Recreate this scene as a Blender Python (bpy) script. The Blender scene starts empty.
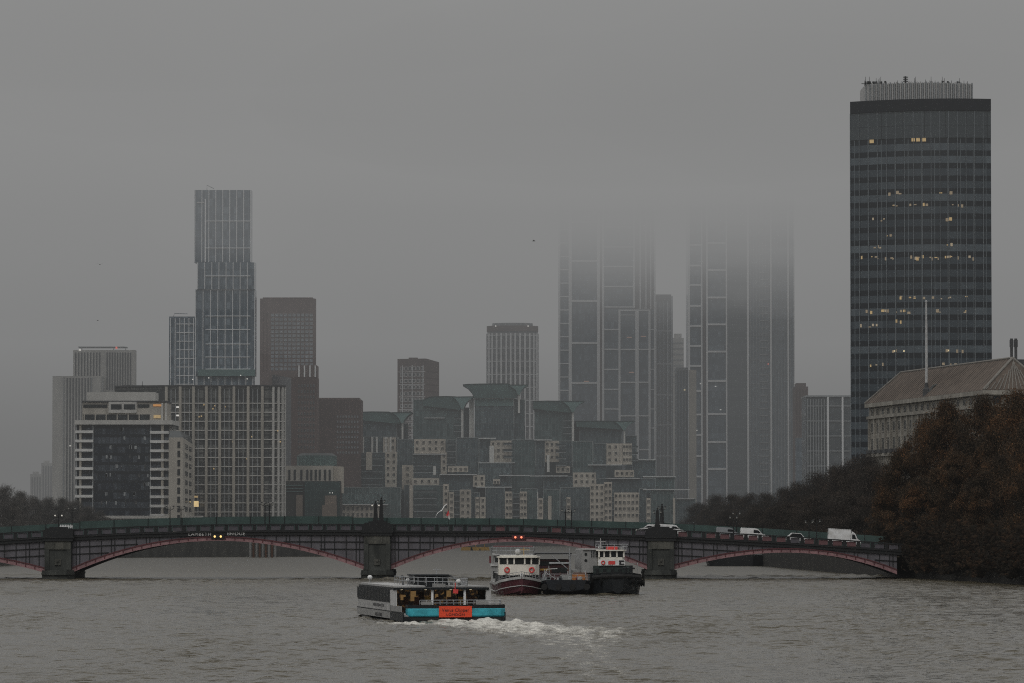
import bpy, math, random
import numpy as np
from mathutils import Vector, Matrix, noise as mnoise
random.seed(7); rng = np.random.default_rng(7)
sc = bpy.context.scene
col = sc.collection
F, H = 4500.0, 9.8
PITCH = math.atan((522 - 341.5) / F)
CT, ST = math.cos(PITCH), math.sin(PITCH)
R = math.radians
# ---------------------------------------------------------------- photo -> place
def X(px, Y): return (px - 512) / F * Y * CT
def Z(py, Y): return H + Y * math.tan(PITCH + math.atan((341.5 - py) / F))

# ---------------------------------------------------------------- materials
def nn(t, k, **kw):
    n = t.nodes.new(k)
    for a, b in kw.items(): setattr(n, a, b)
    return n
def new_mat(name):
    m = bpy.data.materials.new(name); m.use_nodes = True
    t = m.node_tree; t.nodes.clear()
    out = nn(t, 'ShaderNodeOutputMaterial'); b = nn(t, 'ShaderNodeBsdfPrincipled')
    t.links.new(b.outputs[0], out.inputs[0])
    return m, t, b, out
def MT(t, op, a, b=None):
    n = nn(t, 'ShaderNodeMath', operation=op)
    for i, v in enumerate((a, b)):
        if v is None: continue
        if isinstance(v, (int, float)): n.inputs[i].default_value = v
        else: t.links.new(v, n.inputs[i])
    return n.outputs[0]
def RGB(c): return (c[0], c[1], c[2], 1)
def M(name, c, rough=.75, var=.25, scale=.6, streak=1.0, metal=0., dirt=None, emit=None):
    """plain surface with blotches and vertical weathering"""
    m, t, b, out = new_mat(name)
    g = nn(t, 'ShaderNodeNewGeometry'); mp = nn(t, 'ShaderNodeMapping')
    mp.inputs['Scale'].default_value = (scale, scale, scale * streak)
    t.links.new(g.outputs['Position'], mp.inputs[0])
    n1 = nn(t, 'ShaderNodeTexNoise'); n1.inputs['Detail'].default_value = 6; n1.inputs['Scale'].default_value = 1
    n1.inputs['Roughness'].default_value = .65
    t.links.new(mp.outputs[0], n1.inputs['Vector'])
    r = nn(t, 'ShaderNodeMapRange'); r.inputs[1].default_value = .3; r.inputs[2].default_value = .7
    r.inputs[3].default_value = 0; r.inputs[4].default_value = 1
    t.links.new(n1.outputs[0], r.inputs[0])
    mx = nn(t, 'ShaderNodeMix', data_type='RGBA')
    d = dirt or tuple(v * (1 - var) for v in c)
    mx.inputs[6].default_value = RGB(d); mx.inputs[7].default_value = RGB(tuple(min(1, v * (1 + var * .5)) for v in c))
    t.links.new(r.outputs[0], mx.inputs[0]); t.links.new(mx.outputs[2], b.inputs['Base Color'])
    b.inputs['Roughness'].default_value = rough; b.inputs['Metallic'].default_value = metal; b.inputs['Specular IOR Level'].default_value = .3
    if emit:
        b.inputs['Emission Color'].default_value = RGB(emit[0]); b.inputs['Emission Strength'].default_value = emit[1]
    return m
def GL(name, c, c2, fh, pw, mull, vf=.12, hf=.18, rough=.12, spandrel=None, ang=0., off=(0, 0), bias=.55):
    """glass curtain wall: panes of random tint set in a grid of mullions and floor bands (pattern in metres)"""
    m, t, b, out = new_mat(name)
    g = nn(t, 'ShaderNodeNewGeometry')
    rot = nn(t, 'ShaderNodeVectorRotate', rotation_type='Z_AXIS'); rot.inputs['Angle'].default_value = -ang
    t.links.new(g.outputs['Position'], rot.inputs['Vector'])
    sp = nn(t, 'ShaderNodeSeparateXYZ'); t.links.new(rot.outputs[0], sp.inputs[0])
    u = MT(t, 'DIVIDE', MT(t, 'ADD', sp.outputs[0], 5000 + off[0]), pw)
    v = MT(t, 'DIVIDE', MT(t, 'ADD', sp.outputs[2], 500 + off[1]), fh)
    fu, fv = MT(t, 'FRACT', u), MT(t, 'FRACT', v)
    cb = nn(t, 'ShaderNodeCombineXYZ'); t.links.new(MT(t, 'FLOOR', u), cb.inputs[0]); t.links.new(MT(t, 'FLOOR', v), cb.inputs[1])
    wn = nn(t, 'ShaderNodeTexWhiteNoise', noise_dimensions='2D'); t.links.new(cb.outputs[0], wn.inputs['Vector'])
    cb2 = nn(t, 'ShaderNodeCombineXYZ'); t.links.new(MT(t, 'FLOOR', v), cb2.inputs[1])
    wn2 = nn(t, 'ShaderNodeTexWhiteNoise', noise_dimensions='2D'); t.links.new(cb2.outputs[0], wn2.inputs['Vector'])
    lv = MT(t, 'ADD', MT(t, 'MULTIPLY', MT(t, 'POWER', wn.outputs[0], 2.2), 1 - bias), MT(t, 'MULTIPLY', MT(t, 'POWER', wn2.outputs[0], 1.6), bias))
    mx = nn(t, 'ShaderNodeMix', data_type='RGBA'); mx.inputs[6].default_value = RGB(c); mx.inputs[7].default_value = RGB(c2)
    t.links.new(lv, mx.inputs[0])
    m2 = nn(t, 'ShaderNodeMix', data_type='RGBA'); t.links.new(mx.outputs[2], m2.inputs[6]); m2.inputs[7].default_value = RGB(spandrel or mull)
    t.links.new(MT(t, 'LESS_THAN', fv, hf), m2.inputs[0])
    m3 = nn(t, 'ShaderNodeMix', data_type='RGBA'); t.links.new(m2.outputs[2], m3.inputs[6]); m3.inputs[7].default_value = RGB(mull)
    t.links.new(MT(t, 'LESS_THAN', fu, vf), m3.inputs[0])
    t.links.new(m3.outputs[2], b.inputs['Base Color'])
    b.inputs['Roughness'].default_value = rough; b.inputs['IOR'].default_value = 1.5
    return m
def EM(name, c, s):
    m, t, b, out = new_mat(name)
    n = nn(t, 'ShaderNodeTexNoise'); n.inputs['Scale'].default_value = 1.3
    b.inputs['Base Color'].default_value = RGB(tuple(v * .5 for v in c))
    b.inputs['Emission Color'].default_value = RGB(c)
    t.links.new(MT(t, 'MULTIPLY', MT(t, 'ADD', n.outputs[0], .5), s), b.inputs['Emission Strength'])
    return m

# ---------------------------------------------------------------- mesh builder
class MB:
    def __init__(s): s.v, s.f, s.mi, s.k = [], [], [], 0
    def add(s, vs, fs):
        o = len(s.v); s.v += [tuple(p) for p in vs]; s.f += [tuple(i + o for i in f) for f in fs]; s.mi += [s.k] * len(fs); return s
    def box(s, x0, x1, y0, y1, z0, z1):
        return s.add([(x0,y0,z0),(x1,y0,z0),(x1,y1,z0),(x0,y1,z0),(x0,y0,z1),(x1,y0,z1),(x1,y1,z1),(x0,y1,z1)],
                     [(0,3,2,1),(4,5,6,7),(0,1,5,4),(1,2,6,5),(2,3,7,6),(3,0,4,7)])
    def prism(s, poly, z0, z1, zt=None):           # poly anticlockwise in plan; zt: top heights
        n = len(poly); a = [(p[0], p[1], z0) for p in poly]; b = [(p[0], p[1], zt[i] if zt else z1) for i, p in enumerate(poly)]
        return s.add(a + b, [tuple(range(n - 1, -1, -1)), tuple(range(n, 2 * n))] + [(i, (i + 1) % n, (i + 1) % n + n, i + n) for i in range(n)])
    def xz(s, prof, y0, y1):                       # profile in X-Z, extruded along Y
        n = len(prof); a = [(p[0], y0, p[1]) for p in prof]; b = [(p[0], y1, p[1]) for p in prof]
        return s.add(a + b, [tuple(range(n)), tuple(range(2 * n - 1, n - 1, -1))] + [(i + n, (i + 1) % n + n, (i + 1) % n, i) for i in range(n)])
    def yz(s, prof, x0, x1):
        n = len(prof); a = [(x0, p[0], p[1]) for p in prof]; b = [(x1, p[0], p[1]) for p in prof]
        return s.add(a + b, [tuple(range(n - 1, -1, -1)), tuple(range(n, 2 * n))] + [(i, (i + 1) % n, (i + 1) % n + n, i + n) for i in range(n)])
    def tube(s, pts, rad, n=8, caps=True):
        pts = [Vector(p) for p in pts]; rads = rad if isinstance(rad, (list, tuple)) else [rad] * len(pts)
        rings = []
        for i, p in enumerate(pts):
            d = (pts[min(i + 1, len(pts) - 1)] - pts[max(i - 1, 0)]).normalized()
            a = d.cross(Vector((0, 0, 1)) if abs(d.z) < .95 else Vector((1, 0, 0))).normalized(); b = d.cross(a)
            rings.append([p + (a * math.cos(2 * math.pi * k / n) + b * math.sin(2 * math.pi * k / n)) * rads[i] for k in range(n)])
        return s.loft(rings, caps)
    def loft(s, rings, caps=True, closed=True):
        n = len(rings[0]); vs = [p for r in rings for p in r]; fs = []
        for i in range(len(rings) - 1):
            for k in range(n if closed else n - 1):
                fs.append((i * n + k, i * n + (k + 1) % n, (i + 1) * n + (k + 1) % n, (i + 1) * n + k))
        if caps: fs += [tuple(range(n - 1, -1, -1)), tuple(range((len(rings) - 1) * n, len(rings) * n))]
        return s.add(vs, fs)
    def lathe(s, c, prof, n=12):                   # prof: (radius, z)
        return s.loft([[(c[0] + r * math.cos(2 * math.pi * k / n), c[1] + r * math.sin(2 * math.pi * k / n), c[2] + z) for k in range(n)] for r, z in prof])
    def ball(s, c, r, n=10, sz=1.):
        return s.lathe(c, [(max(.02, r * math.sin(math.pi * i / 6)), -r * sz * math.cos(math.pi * i / 6)) for i in range(7)], n)
    def mesh(s, name, mats, off=(0, 0, 0), fix=True):
        me = bpy.data.meshes.new(name)
        me.from_pydata([(a - off[0], b - off[1], c - off[2]) for a, b, c in s.v], [], s.f)
        for m in (mats if isinstance(mats, (list, tuple)) else [mats]): me.materials.append(m)
        if any(s.mi): me.polygons.foreach_set('material_index', s.mi)
        if fix:
            import bmesh
            bm = bmesh.new(); bm.from_mesh(me); bmesh.ops.recalc_face_normals(bm, faces=bm.faces); bm.to_mesh(me); bm.free()
        me.update(); return me
def link(name, me, parent=None, loc=(0, 0, 0), rz=0.):
    o = bpy.data.objects.new(name, me); col.objects.link(o); o.parent = parent; o.location = loc; o.rotation_euler = (0, 0, rz); return o
def props(o, label=None, cat=None, group=None, kind=None):
    for k, v in (('label', label), ('category', cat), ('group', group), ('kind', kind)):
        if v: o[k] = v
    return o
def thing(name, label, cat, loc=(0, 0, 0), rz=0., group=None):
    return props(link(name, None, None, loc, rz), label, cat, group)
def root_of(o):
    while o.parent: o = o.parent
    return o
def part(mb, name, mat, parent, label=None, kind=None, local=False):
    """mesh in world coordinates (or the thing's own when local) as a part of parent"""
    off = (0, 0, 0) if local else tuple(root_of(parent).location)
    return props(link(name, mb.mesh(name, mat, off), parent), label, None, None, kind)
def solo(mb, name, mat, label, cat, group=None, kind=None, fix=True):
    xs = [p for p in mb.v]; c = (sum(p[0] for p in xs) / len(xs), sum(p[1] for p in xs) / len(xs), min(p[2] for p in xs))
    return props(link(name, mb.mesh(name, mat, c, fix), None, c), label, cat, group, kind)
def copy_tree(o, parent=None):
    c = o.copy(); col.objects.link(c); c.parent = parent
    for ch in list(o.children): copy_tree(ch, c)
    return c
def text_mesh(s, size, depth=.02):
    cu = bpy.data.curves.new('lettering', 'FONT'); cu.body = s; cu.size = size; cu.extrude = depth; cu.align_x = 'CENTER'; cu.align_y = 'CENTER'; cu.space_character = 1.05
    o = bpy.data.objects.new('lettering', cu); col.objects.link(o); bpy.context.view_layer.update()
    me = bpy.data.meshes.new_from_object(o.evaluated_get(bpy.context.evaluated_depsgraph_get()))
    bpy.data.objects.remove(o); return me

# ---------------------------------------------------------------- windows on walls
WINCAP = 98
class Wall:
    """a wall from plan point A to plan point B seen from the outside with A on the left"""
    def __init__(s, A, B):
        s.A, s.B = Vector(A), Vector(B); d = s.B - s.A; s.L = d.length; s.u = d / s.L; s.n = Vector((s.u.y, -s.u.x)); s.ang = math.atan2(s.u.y, s.u.x)
    def pt(s, u, z, d=0.):
        p = s.A + s.u * u + s.n * d; return (p.x, p.y, z)
    def box(s, mb, u0, u1, z0, z1, d0, d1):
        q = [s.pt(u, z, d) for z in (z0, z1) for u, d in ((u0, d1), (u1, d1), (u1, d0), (u0, d0))]
        return mb.add(q, [(0,3,2,1),(4,5,6,7),(0,1,5,4),(1,2,6,5),(2,3,7,6),(3,0,4,7)])
_wm = {}
def win_mesh(w, h, mats, key):
    k = (round(w, 2), round(h, 2), key)
    if k not in _wm:
        mb = MB(); f = min(.12 * w, .18)
        mb.k = 1; mb.box(-w/2 + f, w/2 - f, -.02, .1, -h/2 + f, h/2 - f)
        mb.k = 0
        mb.box(-w/2, -w/2 + f, -.1, .1, -h/2, h/2); mb.box(w/2 - f, w/2, -.1, .1, -h/2, h/2)
        mb.box(-w/2 + f, w/2 - f, -.1, .1, h/2 - f, h/2); mb.box(-w/2 + f, w/2 - f, -.16, .1, -h/2, -h/2 + f)
        mb.box(-f * .3, f * .3, -.06, .1, -h/2 + f, h/2 - f)
        _wm[k] = mb.mesh('window', mats)
    return _wm[k]
class Windows:
    def __init__(s, root, mats, key): s.root, s.mats, s.key, s.todo = root, mats, key, []
    def put(s, wall, u, z, w, h): s.todo.append((wall, u, z, w, h))
    def done(s):
        s.todo.sort(key=lambda q: -q[3] * q[4]); o = root_of(s.root).location; rest = MB()
        for i, (wl, u, z, w, h) in enumerate(s.todo):
            p = Vector(wl.pt(u, z, .06))
            if i < WINCAP: link('window', win_mesh(w, h, s.mats, s.key), s.root, p - o, wl.ang)
            else: wl.box(rest, u - w/2, u + w/2, z - h/2, z + h/2, -.1, .07)
        if rest.v: part(rest, 'window', s.mats[1], s.root, kind='stuff')
def frontal(px0, px1, Y): return Wall((X(px0, Y), Y), (X(px1, Y), Y))
def fbox(mb, px0, px1, py0, py1, Y, d0=0., d1=20.):
    return mb.box(X(px0, Y), X(px1, Y), Y + d0, Y + d1, Z(py1, Y), Z(py0, Y))
# ================================================================ camera, light, haze
cam = bpy.data.cameras.new('camera'); co = bpy.data.objects.new('camera', cam); col.objects.link(co)
co.location = (0, 0, H); co.rotation_euler = (R(90) + PITCH, 0, 0)
cam.sensor_width = 36; cam.lens = F * 36 / 1024; cam.clip_start = 1; cam.clip_end = 40000; sc.camera = co
sc.view_settings.view_transform = 'Standard'; sc.view_settings.look = 'None'; sc.view_settings.exposure = 0
sc.cycles.filter_width = 1.1; sc.cycles.use_denoising = False; sc.cycles.sample_clamp_indirect = .7; sc.cycles.max_bounces = 6; sc.cycles.diffuse_bounces = 2; sc.cycles.glossy_bounces = 3; sc.cycles.transmission_bounces = 2
SUN_EL, SUN_ROT = R(52), R(200)
w = bpy.data.worlds.new('World'); sc.world = w; w.use_nodes = True; t = w.node_tree; t.nodes.clear()
sky = nn(t, 'ShaderNodeTexSky', sky_type='NISHITA', sun_disc=False, sun_elevation=SUN_EL, sun_rotation=SUN_ROT)
sky.air_density = 2; sky.dust_density = 6
hs = nn(t, 'ShaderNodeHueSaturation'); hs.inputs['Saturation'].default_value = .12
bg = nn(t, 'ShaderNodeBackground'); bg.inputs[1].default_value = .072; ow = nn(t, 'ShaderNodeOutputWorld')
t.links.new(sky.outputs[0], hs.inputs['Color']); t.links.new(hs.outputs[0], bg.inputs[0]); t.links.new(bg.outputs[0], ow.inputs[0])
sl = bpy.data.lights.new('sun', 'SUN'); sl.energy = .7; sl.angle = R(30); sl.color = (1, .97, .92)
so = bpy.data.objects.new('sun', sl); col.objects.link(so); so.location = (0, 0, 900)
so.rotation_euler = (R(90) - SUN_EL, 0, R(180) - SUN_ROT)
def FOG(name, c, dens):
    m = bpy.data.materials.new(name); m.use_nodes = True; t = m.node_tree; t.nodes.clear(); o = nn(t, 'ShaderNodeOutputMaterial')
    a = nn(t, 'ShaderNodeVolumeAbsorption'); a.inputs['Color'].default_value = (0, 0, 0, 1); a.inputs['Density'].default_value = dens
    e = nn(t, 'ShaderNodeEmission'); e.inputs[0].default_value = RGB(c); e.inputs[1].default_value = dens  # emission stands in for skylight scattered inside the fog
    s = nn(t, 'ShaderNodeAddShader'); t.links.new(a.outputs[0], s.inputs[0]); t.links.new(e.outputs[0], s.inputs[1]); t.links.new(s.outputs[0], o.inputs['Volume'])
    m.cycles.homogeneous_volume = True
    return m
def fog(name, c, dens, x0, x1, y0, y1, z0, z1):
    mb = MB().box(x0, x1, y0, y1, z0, z1)
    o = link(name, mb.mesh(name, FOG(name, c, dens)), None); props(o, None, None, None, 'stuff'); return o
HZ, CL = (.172, .174, .174), (.274, .275, .273)
hb = fog('haze', HZ, 1e-4, -2600, 2600, -400, 2700, -6, 148)
def thicken(m):                                       # the haze gathers upstream and higher up
    t = m.node_tree; g = nn(t, 'ShaderNodeNewGeometry'); s = nn(t, 'ShaderNodeSeparateXYZ'); t.links.new(g.outputs['Position'], s.inputs[0])
    a = nn(t, 'ShaderNodeMapRange'); a.inputs[1].default_value = 770; a.inputs[2].default_value = 2350; a.inputs[3].default_value = 4.5e-5; a.inputs[4].default_value = 5.6e-4; t.links.new(s.outputs[1], a.inputs[0])
    h = nn(t, 'ShaderNodeMapRange'); h.inputs[1].default_value = 0; h.inputs[2].default_value = 140; h.inputs[3].default_value = .72; h.inputs[4].default_value = 1.5; t.links.new(s.outputs[2], h.inputs[0])
    d = MT(t, 'MULTIPLY', a.outputs[0], h.outputs[0])
    for n in t.nodes:
        if n.type == 'VOLUME_ABSORPTION': t.links.new(d, n.inputs['Density'])
        if n.type == 'EMISSION': t.links.new(d, n.inputs[1])
    m.cycles.homogeneous_volume = False; m.cycles.volume_step_rate = .22
thicken(hb.data.materials[0])
fog('haze', (.166, .166, .164), 7e-4, -5990, 5990, 2700.5, 13900, -5, 117)
for z0, z1, d in ((104, 112, 3e-4), (112, 120, 7e-4), (120, 128, 1.4e-3), (128, 136, 2.6e-3), (136, 143, 4.2e-3), (143, 150, 6.5e-3), (150, 158, 1.05e-2), (158, 168, 1.7e-2), (168, 176, 2.4e-2), (176, 250, 3e-2)):
    fog('fog_bank', CL, d, -900, 5980, 1960, 13800, z0 + .01, z1 - .01)
fog('fog_bank', CL, 1.6e-3, -5950, 5950, 700, 13700, 250.5, 420)
fog('fog_bank', (.74, .74, .735), 3.2e-3, -5940, 5940, 500, 13600, 420.5, 900)  # overhead layer given extra glow to light the far buildings from above
fog('fog_bank', CL, 4e-4, -5930, -901, 1960, 13500, 118, 250)
fog('fog_bank', CL, 1.2e-3, -5920, 5920, 700, 1955, 176.5, 250)

# ragged drifts of low cloud about the tower tops, and slow billows higher up
def wisp(x, y, z, a, b, c, dens, colr, nm='cloud_wisp'):
    mb = MB(); N = 20
    mb.loft([[(max(.02, math.sin(math.pi * i / 8)) * a * math.cos(2 * math.pi * k / N), max(.02, math.sin(math.pi * i / 8)) * b * math.sin(2 * math.pi * k / N), -c * math.cos(math.pi * i / 8)) for k in range(N)] for i in range(9)])
    m = FOG(nm, colr, dens); o = link(nm, mb.mesh(nm, m), None, (x, y, z)); o.rotation_euler = (0, random.uniform(-.08, .08), random.uniform(-.4, .4)); props(o, None, None, None, 'stuff')
for px, py, Yw, a, c, d in ((566, 262, 2215, 46, 26, 2.2e-3), (600, 240, 2235, 52, 22, 3.2e-3), (642, 268, 2210, 40, 30, 2.6e-3), (668, 236, 2190, 60, 20, 3e-3), (712, 258, 2190, 44, 30, 2.6e-3), (745, 232, 2180, 50, 17, 3.4e-3), (782, 262, 2170, 38, 28, 2.6e-3), (625, 225, 2200, 70, 14, 4e-3), (222, 196, 1712, 40, 26, 4.5e-3), (214, 235, 1715, 30, 30, 2e-3), (290, 310, 1850, 40, 20, 1.5e-3), (512, 318, 2150, 44, 18, 1.3e-3)):
    wisp(X(px, Yw), Yw, Z(py, Yw), a, 26, c, d * (.5 if px > 540 else 1.), CL)
for k in range(16):
    Yw = random.uniform(2120, 2240); px = random.choice([random.uniform(545, 675), random.uniform(680, 810)]); py = random.uniform(215, 300)
    wisp(X(px, Yw), Yw, Z(py, Yw), random.uniform(9, 26), 20, random.uniform(5, 13), random.uniform(1e-3, 2.4e-3), CL)
for k in range(14):
    Yw = random.uniform(1500, 2600); px = random.uniform(-60, 1080); py = random.uniform(-20, 170)
    wisp(X(px, Yw), Yw, Z(py, Yw), random.uniform(110, 230), 120, random.uniform(16, 42), random.uniform(8e-4, 1.6e-3), random.choice([(.225, .226, .224), (.285, .286, .283), (.24, .24, .238)]), 'cloud_billow')
# ================================================================ water, ground, banks
def catmull(xs, ys, x): return float(np.interp(x, xs, ys))
WAKE = [(-3.5, 436), (-1.5, 424), (1.4, 412), (3.8, 398), (5.2, 380), (5.6, 355), (5.2, 325), (5.8, 285), (6.5, 235)]
def make_water():
    rows = []; y = 225.
    while y < 660: rows.append(y); y += .42 if y < 470 else .6
    while y < 840: rows.append(y); y += .6
    while y < 1500: rows.append(y); y *= 1.012
    rows = np.array(rows); nc = 470; k = np.linspace(-.128, .128, nc)
    YY = np.repeat(rows[:, None], nc, 1); XX = YY * k[None, :]
    zz = np.zeros_like(XX); sp = np.maximum(YY * .256 / nc, np.gradient(rows)[:, None])
    for i in range(64):
        lam = .62 * (3.0 / .62) ** rng.random(); a = rng.normal(.15, .6) ; ph = rng.random() * 6.283
        kx, ky = math.sin(a) * 6.283 / lam, math.cos(a) * 6.283 / lam
        amp = .0080 * lam ** .75 * (.6 + .8 * rng.random())
        fade = np.clip((lam / sp - 2.0) / 1.5, 0, 1)
        zz += amp * fade * np.sin(kx * XX + ky * YY + ph)
    gust = np.zeros_like(XX)
    for i in range(10):
        lam = 25 * 6 ** rng.random(); a = rng.random() * 6.283
        gust += np.sin(math.sin(a) * 6.283 / lam * XX * 1.0 + math.cos(a) * 6.283 / lam * YY * .35 + rng.random() * 6.283)
    zz *= np.clip(1 + .13 * gust, .55, 1.6)
    # rougher line of chop along the bridge
    yr = np.interp(XX, [-120, -80, 0, 30, 80, 130], [660, 706, 776, 796, 812, 820]) + 1.5 * np.sin(XX * .21) + .8 * np.sin(XX * .63 + 1)
    br = .5 + .5 * np.sin(XX * 1.9 + 2 * np.sin(XX * .37)) * np.sin(XX * .83 + 1.3)
    zz += (.22 + .34 * br) * np.exp(-((YY - yr) / 1.9) ** 2) + .12 * br * np.exp(-((YY - yr + 7) / 1.5) ** 2)
    # wake
    wy = np.array([p[1] for p in WAKE])[::-1]; wx = np.array([p[0] for p in WAKE])[::-1]
    cx = np.interp(YY, wy, wx); age = np.clip((436 - YY) / 200, 0, 1)
    wid = 5.4 + 2.5 * np.clip((436 - YY) / 40, 0, 1) - 5.2 * np.clip((400 - YY) / 50, 0, 1)
    core = np.exp(-(((XX - cx) / wid) ** 4)) * (YY < 437.5)
    den = core * np.interp(YY, [235, 285, 330, 372, 395, 412, 428, 437], [.30, .42, .52, .62, .82, 1.0, 1.12, 1.15])
    side = np.exp(-((YY - np.interp(XX, [-18, -11, -5, 0], [428, 429, 424, 420])) / 4.5) ** 2) * ((XX < -2) & (XX > -17)) * np.clip((XX + 17) / 7, 0, 1)
    den = np.maximum(den, side * .95)
    rt = np.exp(-((YY - np.interp(XX, [0, 5, 10, 16], [431, 418, 407, 396])) / 6) ** 2) * np.clip((17 - XX) / 8, 0, 1) * (XX > -1)
    den = np.maximum(den, rt * .72)
    lump = np.zeros_like(XX)
    for i in range(40):
        lam = .7 * 6 ** rng.random(); a = rng.random() * 6.283
        lump += np.sin(math.sin(a) * 6.283 / lam * XX + math.cos(a) * 6.283 / lam * YY + rng.random() * 6.283) * lam ** .3
    lump /= np.abs(lump).max()
    zz += np.clip(den, 0, 1) * (np.clip(YY - 385, 0, 50) / 50) * (.15 + .55 * lump)
    foam = np.clip(den * (.84 + 1.15 * lump), 0, 1.1)
    nr = len(rows); V = np.stack([XX, YY, zz], -1).reshape(-1, 3)
    idx = np.arange(nr * nc).reshape(nr, nc)
    Q = np.stack([idx[:-1, :-1], idx[:-1, 1:], idx[1:, 1:], idx[1:, :-1]], -1).reshape(-1, 4)
    # calmer sheet all around, meeting the fine part edge to edge
    xo = 4000.; e = []; base = len(V)
    ext = [(-xo, -500, 0), (xo, -500, 0), (xo, 9000, 0), (-xo, 9000, 0)]
    V = np.concatenate([V, np.array(ext)]); 
    c = [int(idx[0, 0]), int(idx[0, -1]), int(idx[-1, -1]), int(idx[-1, 0])]
    me = bpy.data.meshes.new('river')
    faces = [tuple(q) for q in Q.tolist()]
    A, B, C, D = base, base + 1, base + 2, base + 3
    faces += [(A, B) + tuple(int(i) for i in idx[0, ::-1]), (B, C) + tuple(int(i) for i in idx[::-1, -1]), (C, D) + tuple(int(i) for i in idx[-1, :]), (D, A) + tuple(int(i) for i in idx[:, 0])]
    me.from_pydata(V.tolist(), [], faces)
    at = me.attributes.new('foam', 'FLOAT', 'POINT'); at.data.foreach_set('value', np.concatenate([foam.ravel(), np.zeros(4)]).astype(np.float32))
    sm = np.ones(len(me.polygons), dtype=bool); sm[-4:] = False; me.polygons.foreach_set('use_smooth', sm)
    m, t, b, out = new_mat('river_water')
    g = nn(t, 'ShaderNodeNewGeometry')
    def noise(sx, sy, detail, rough=.6):
        mp = nn(t, 'ShaderNodeMapping'); mp.inputs['Scale'].default_value = (sx, sy, 1); mp.inputs['Rotation'].default_value = (0, 0, R(12))
        t.links.new(g.outputs['Position'], mp.inputs[0]); n = nn(t, 'ShaderNodeTexNoise'); n.inputs['Scale'].default_value = 1; n.inputs['Detail'].default_value = detail; n.inputs['Roughness'].default_value = rough
        t.links.new(mp.outputs[0], n.inputs['Vector']); return n.outputs[0]
    n1, n2, n3 = noise(1.1, 1.3, 4), noise(3.6, 3.2, 4), noise(.035, .012, 4, .7)
    hgt = MT(t, 'ADD', MT(t, 'MULTIPLY', n1, .20), MT(t, 'ADD', MT(t, 'MULTIPLY', n2, .06), MT(t, 'MULTIPLY', noise(.30, .07, 4), .9)))
    bp = nn(t, 'ShaderNodeBump'); bp.inputs['Strength'].default_value = .9; bp.inputs['Distance'].default_value = 1
    t.links.new(MT(t, 'MULTIPLY', hgt, MT(t, 'ADD', .1, MT(t, 'MULTIPLY', n3, 1.7))), bp.inputs['Height']); t.links.new(bp.outputs[0], b.inputs['Normal'])
    fa = nn(t, 'ShaderNodeAttribute', attribute_name='foam')
    nf, nf2 = noise(2.6, .7, 8, .78), noise(7.5, 2.0, 5, .75)
    th = MT(t, 'SUBTRACT', MT(t, 'ADD', fa.outputs['Fac'], MT(t, 'ADD', MT(t, 'MULTIPLY', nf, 1.3), MT(t, 'MULTIPLY', nf2, .9))), 1.52)
    fm = nn(t, 'ShaderNodeMapRange'); fm.inputs[1].default_value = 0; fm.inputs[2].default_value = .7; t.links.new(MT(t, 'MULTIPLY', th, MT(t, 'GREATER_THAN', fa.outputs['Fac'], .02)), fm.inputs[0])
    mx = nn(t, 'ShaderNodeMix', data_type='RGBA'); mx.inputs[6].default_value = (.064, .056, .038, 1); mx.inputs[7].default_value = (.50, .49, .45, 1)
    t.links.new(fm.outputs[0], mx.inputs[0]); t.links.new(mx.outputs[2], b.inputs['Base Color'])
    rg = nn(t, 'ShaderNodeMapRange'); rg.inputs[3].default_value = .08; rg.inputs[4].default_value = .8; t.links.new(fm.outputs[0], rg.inputs[0])
    sy = nn(t, 'ShaderNodeSeparateXYZ'); t.links.new(g.outputs['Position'], sy.inputs[0]); ry = nn(t, 'ShaderNodeMapRange'); ry.inputs[1].default_value = 560; ry.inputs[2].default_value = 900; ry.inputs[3].default_value = 0; ry.inputs[4].default_value = .26; t.links.new(sy.outputs[1], ry.inputs[0])
    t.links.new(MT(t, 'ADD', rg.outputs[0], ry.outputs[0]), b.inputs['Roughness'])
    b.inputs['IOR'].default_value = 1.33
    me.materials.append(m); o = link('river', me); props(o, None, None, None, 'structure')
make_water()
MGROUND = M('bank_ground', (.075, .072, .062), .95, .4, .05)
MWALLF = M('far_wall_stone', (.075, .075, .07), .9, .5, .4, .3)  # paler version of the wall stone, with haze put into the colour
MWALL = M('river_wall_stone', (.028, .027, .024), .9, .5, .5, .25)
LB = [(-140, -450), (-125, 500), (-118, 700), (-112, 1240), (-88, 1262), (-50, 1290), (-38, 1500), (-24, 1760), (20, 1850), (90, 1880), (160, 1990), (330, 2100)]
RB = [(150, -450), (120, 400), (88, 640), (80, 700), (66.8, 800), (61, 900), (50, 1120), (70, 1350), (150, 1640), (330, 1800)]
GZ = 4.6
def bank(pts, far, flip):
    g = MB(); poly = pts + far
    g.add([(x, y, GZ) for x, y in poly], [tuple(range(len(poly)))])
    return g
gm = MB()
for pts, far in ((LB, [(9000, 2600), (9000, 12000), (-9000, 12000), (-9000, -450)]), (RB, [(9000, 2200), (9000, -450)])):
    import mathutils
    poly = pts + far
    tess = mathutils.geometry.tessellate_polygon([[Vector((x, y, 0)) for x, y in poly]])
    gm.add([(x, y, GZ) for x, y in poly], [tuple(f) for f in tess])
props(link('ground', gm.mesh('ground', MGROUND)), kind='structure')
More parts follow.
